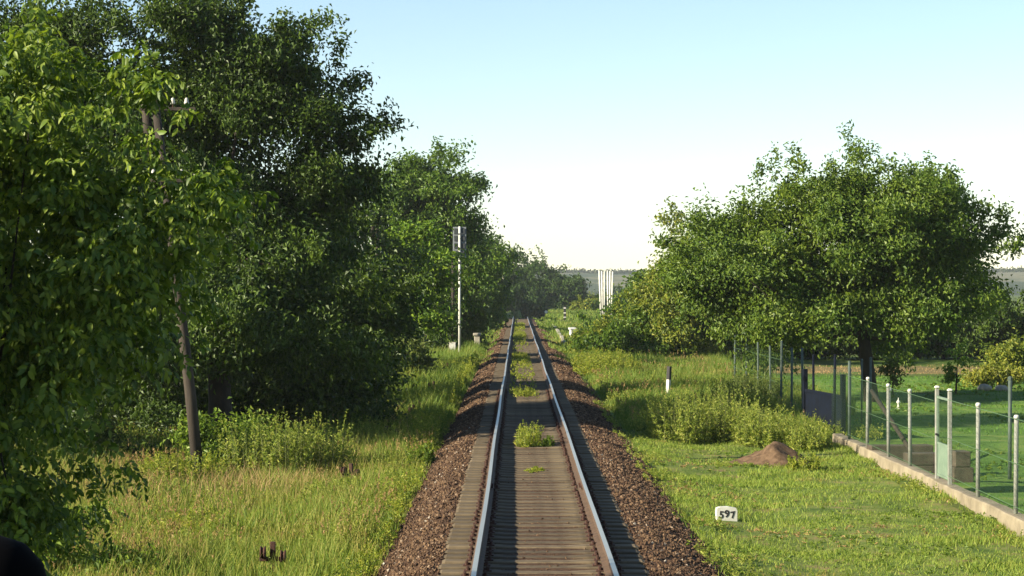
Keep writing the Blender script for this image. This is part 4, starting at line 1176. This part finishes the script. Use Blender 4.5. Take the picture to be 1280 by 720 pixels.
for (a, b_, zb, zt, st_) in [(26, 40.6, 0.28, 1.72, 0.10), (42.0, 53.0, 0.28, 1.72, 0.10), (53.0, 55.6, 0.1, 1.8, 0.12), (59.4, 81, 0.1, 1.9, 0.16)]:
    zz = fz((a + b_) / 2)
    v, f = chain(a - 30, b_ - 30, zz + zb, zz + zt, st_, 0.002)
    np_mesh('wire_mesh', np.array(v) + np.array([-0.055, 0, 0]), np.array(f), M['wire'], parent=fn)
for zz_ in (0.32, 1.0, 1.70):
    mb = MB()
    for (a, b_) in ((26, 40.6), (42, 53), (59.4, 81)):
        mb.tube([(-0.05, a - 30, fz(a) + zz_), (-0.05, b_ - 30, fz(b_) + zz_)], 0.006, 5)
    mb.build('tension_wire', M['wire'], fn)
mb = MB(); zz = fz(50); mb.tube([(0.09, 50.2 - 30, zz + 1.5), (0.5, 46.3 - 30, zz + 0.1)], 0.05, 8); mb.build('brace', M['old_wood'], fn, True)

# wicket gate
gt = thing('wicket_gate', 'narrow pale green wicket gate between two posts of the garden fence', 'gate', (FX, 41.3, on_ground(FX, 41.3)))
for yy in (-0.62, 0.62):
    mb = MB(); mb.box(-0.036, 0.036, yy - 0.036, yy + 0.036, 0.0, 1.86, 0, 0.008); po = mb.build('gate_post', M['post_paint'], gt)
    mb = MB(); mb.box(-0.048, 0.048, yy - 0.048, yy + 0.048, 1.862, 1.92, 0, 0.02); mb.build('cap', M['white_paint'], po)
mb = MB()
for yy in (-0.53, 0.53): mb.box(-0.022, 0.022, yy - 0.022, yy + 0.022, 0.24, 1.74)
for zz in (0.27, 0.86, 1.71): mb.box(-0.020, 0.020, -0.507, 0.507, zz - 0.02, zz + 0.02)
gf = mb.build('gate_frame', M['gate_green'], gt)
mb = MB(); mb.box(-0.008, 0.008, -0.505, 0.505, 0.292, 0.838); mb.build('panel', M['gate_green'], gf)
v, f = chain(-0.505, 0.505, 0.88, 1.69, 0.06, 0.0025)
np_mesh('gate_mesh', np.array(v), np.array(f), M['wire'], parent=gf)
mb = MB(); mb.box(-0.06, -0.025, 0.42, 0.5, 1.0, 1.04, 0, 0.004); mb.build('handle', M['black_iron'], gf)

# dark blue gate farther along
Y0, Y1 = 55.6, 59.4
dg = thing('dark_gate', 'dark blue sheet metal gate between taller dark posts by the weeds', 'gate', (FX, (Y0 + Y1) / 2, on_ground(FX, 57.5)), 0.12)
for yy in (-1.9, 1.9):
    mb = MB(); mb.box(-0.06, 0.06, yy - 0.06, yy + 0.06, -0.2, 1.7, 0, 0.01); mb.build('gate_post', M['dark_post'], dg)
mb = MB(); mb.box(-0.015, 0.015, -1.8, 1.8, 0.45, 1.1, 0, 0.005); mb.build('panel', M['dark_post'], dg)
mb = MB()
for zz in (0.41, 1.14): mb.box(-0.03, 0.03, -1.82, 1.82, zz - 0.035, zz + 0.035)
for yy in (-1.0, 0, 1.0): mb.box(0.018, 0.04, yy - 0.03, yy + 0.03, 0.446, 1.104)
mb.build('frame', M['dark_post'], dg)

# single posts and things in the garden
def garden_post(label, x, Y, top, r_, mt, name='garden_post'):
    X = px(x, Y); z0 = on_ground(X, Y); H = HC - (top - CY) / FPX * Y - z0
    t = thing(name, label, 'post', (X, Y, z0), 0, 'single posts inside the garden')
    mb = MB(); mb.tube([(0, 0, -0.2), (0.01, 0, H)], [r_, r_], 8); mb.build('shaft', mt, t, True)
    mb = MB(); mb.lathe([(r_ * 1.25, 0), (r_ * 1.25, 0.04), (r_ * 0.6, 0.07)], (0.01, 0, H - 0.01), 8); mb.build('cap', mt, t)


garden_post('blue green steel post standing in the garden at the right edge', 1262, 45, 474, 0.04, M['green_post'])
garden_post('thin steel post in the garden right of the walnut trunk', 1088, 62, 449, 0.03, M['green_post'])
garden_post('thin steel post in the garden just left of the walnut trunk', 1062, 60, 463, 0.035, M['green_post'])
garden_post('thin dark post at the walnut trunk, left twin of the post on its right', 1077, 63, 451, 0.025, M['green_post'])
X, Y = px(1123, 72), 72.0
t = thing('garden_ornament', 'small white garden ornament on the lawn right of the walnut trunk', 'ornament', (X, Y, on_ground(X, Y)))
t.scale = (0.6, 0.6, 0.6)
mb = MB(); mb.lathe([(0.17, 0), (0.16, 0.08), (0.06, 0.12), (0.05, 0.3), (0.12, 0.36), (0.1, 0.42), (0.03, 0.5), (0.02, 0.62)], (0, 0, 0), 12); mb.build('body', M['white_paint'], t, True)
mb = MB(); mb.box(-0.22, 0.22, -0.22, 0.22, -0.06, 0.02, 0, 0.02); mb.build('foot', M['concrete'], t)
X, Y = px(1112, 70.5), 70.5
t = thing('lamp_stake', 'white stake with a small round head left of the garden ornament', 'garden stake', (X, Y, on_ground(X, Y)))
mb = MB(); mb.tube([(0, 0, -0.1), (0, 0, 0.62)], 0.025, 6); mb.build('stake', M['white_paint'], t)
mb = MB(); mb.lathe([(0.02, 0), (0.06, 0.04), (0.07, 0.1), (0.05, 0.15), (0.01, 0.18)], (0, 0, 0.6), 10); mb.build('head', M['white_paint'], t, True)
for k, (x, Y, w_, h_, lab) in enumerate([(1146, 46.0, 0.62, 0.5, 'stack of weathered brown blocks left of the gate inside the garden'), (1178, 43.5, 0.2, 0.62, 'brown upright block just behind the wicket gate'), (1105, 49.5, 0.7, 0.35, 'low row of brown blocks behind the fence brace')]):
    X = px(x, Y) + 0.35; z0 = on_ground(X, Y)
    t = thing('block_pile', lab, 'block pile', (X, Y, z0), 0.1, 'block piles behind the garden fence')
    nb = 2 if h_ > 0.4 else 1
    for q in range(nb):
        mb = MB(); mb.box(-w_ + 0.03 * q, w_ - 0.06 * q, -0.22, 0.2, q * h_ / nb, (q + 1) * h_ / nb - 0.006, 0, 0.015)
        mb.build('block', M['brown_block'], t)
for k, (x, Y, lab) in enumerate([(1231, 83.5, 'small pale stone at the left foot of the yellow garden shrub'), (1252, 83.8, 'small pale stone at the right foot of the yellow garden shrub')]):
    bm = bmesh.new(); bmesh.ops.create_icosphere(bm, subdivisions=2, radius=0.22)
    for v_ in bm.verts: v_.co = Vector((v_.co.x * 1.3, v_.co.y, v_.co.z * 0.8)) * (1 + 0.12 * math.sin(v_.co.x * 17 + k) * math.cos(v_.co.z * 13))
    me = bpy.data.meshes.new('garden_stone'); bm.to_mesh(me); bm.free(); me.materials.append(M['concrete'])
    o = bpy.data.objects.new('garden_stone', me); C.objects.link(o); X = px(x, Y); o.location = (X, Y, on_ground(X, Y) + 0.1)
    tag(o, lab, 'stone', 'stones at the yellow garden shrub')

# the train's cab edge at the lower left corner, shaped as a rounded hub
wp = thing('cab_edge', "black hub of the train's windscreen wiper at the lower left corner", 'cab edge', (px(-22, 0.9), 0.9, HC - 0.123))
mb = MB(); mb.lathe([(0.027, -0.03), (0.027, 0.0), (0.024, 0.012), (0.017, 0.020), (0.006, 0.024)], (0, 0, 0), 24); mb.build('hub', M['rubber'], wp, True)
mb = MB(); mb.tube([(-0.01, 0, 0.0), (-0.12, 0.005, -0.02), (-0.4, 0.01, -0.05)], [0.012, 0.011, 0.008], 8); mb.build('arm', M['rubber'], wp, True)

# ------------------------------------------------------------------ haze
hb = MB(); hb.box(-1900, 1900, -80, 2600, -6, 45)
hz_ = hb.build('haze', [])
hm = bpy.data.materials.new('pale_air'); hm.use_nodes = True
hm.node_tree.nodes.remove(hm.node_tree.nodes['Principled BSDF'])
pv = hm.node_tree.nodes.new('ShaderNodeVolumePrincipled')
pv.inputs['Color'].default_value = (0.86, 0.92, 0.97, 1)
pv.inputs['Density'].default_value = 0.00013
pv.inputs['Anisotropy'].default_value = 0.2
hm.node_tree.links.new(pv.outputs[0], hm.node_tree.nodes['Material Output'].inputs['Volume'])
hz_.data.materials.append(hm)
tag(hz_, kind='stuff')
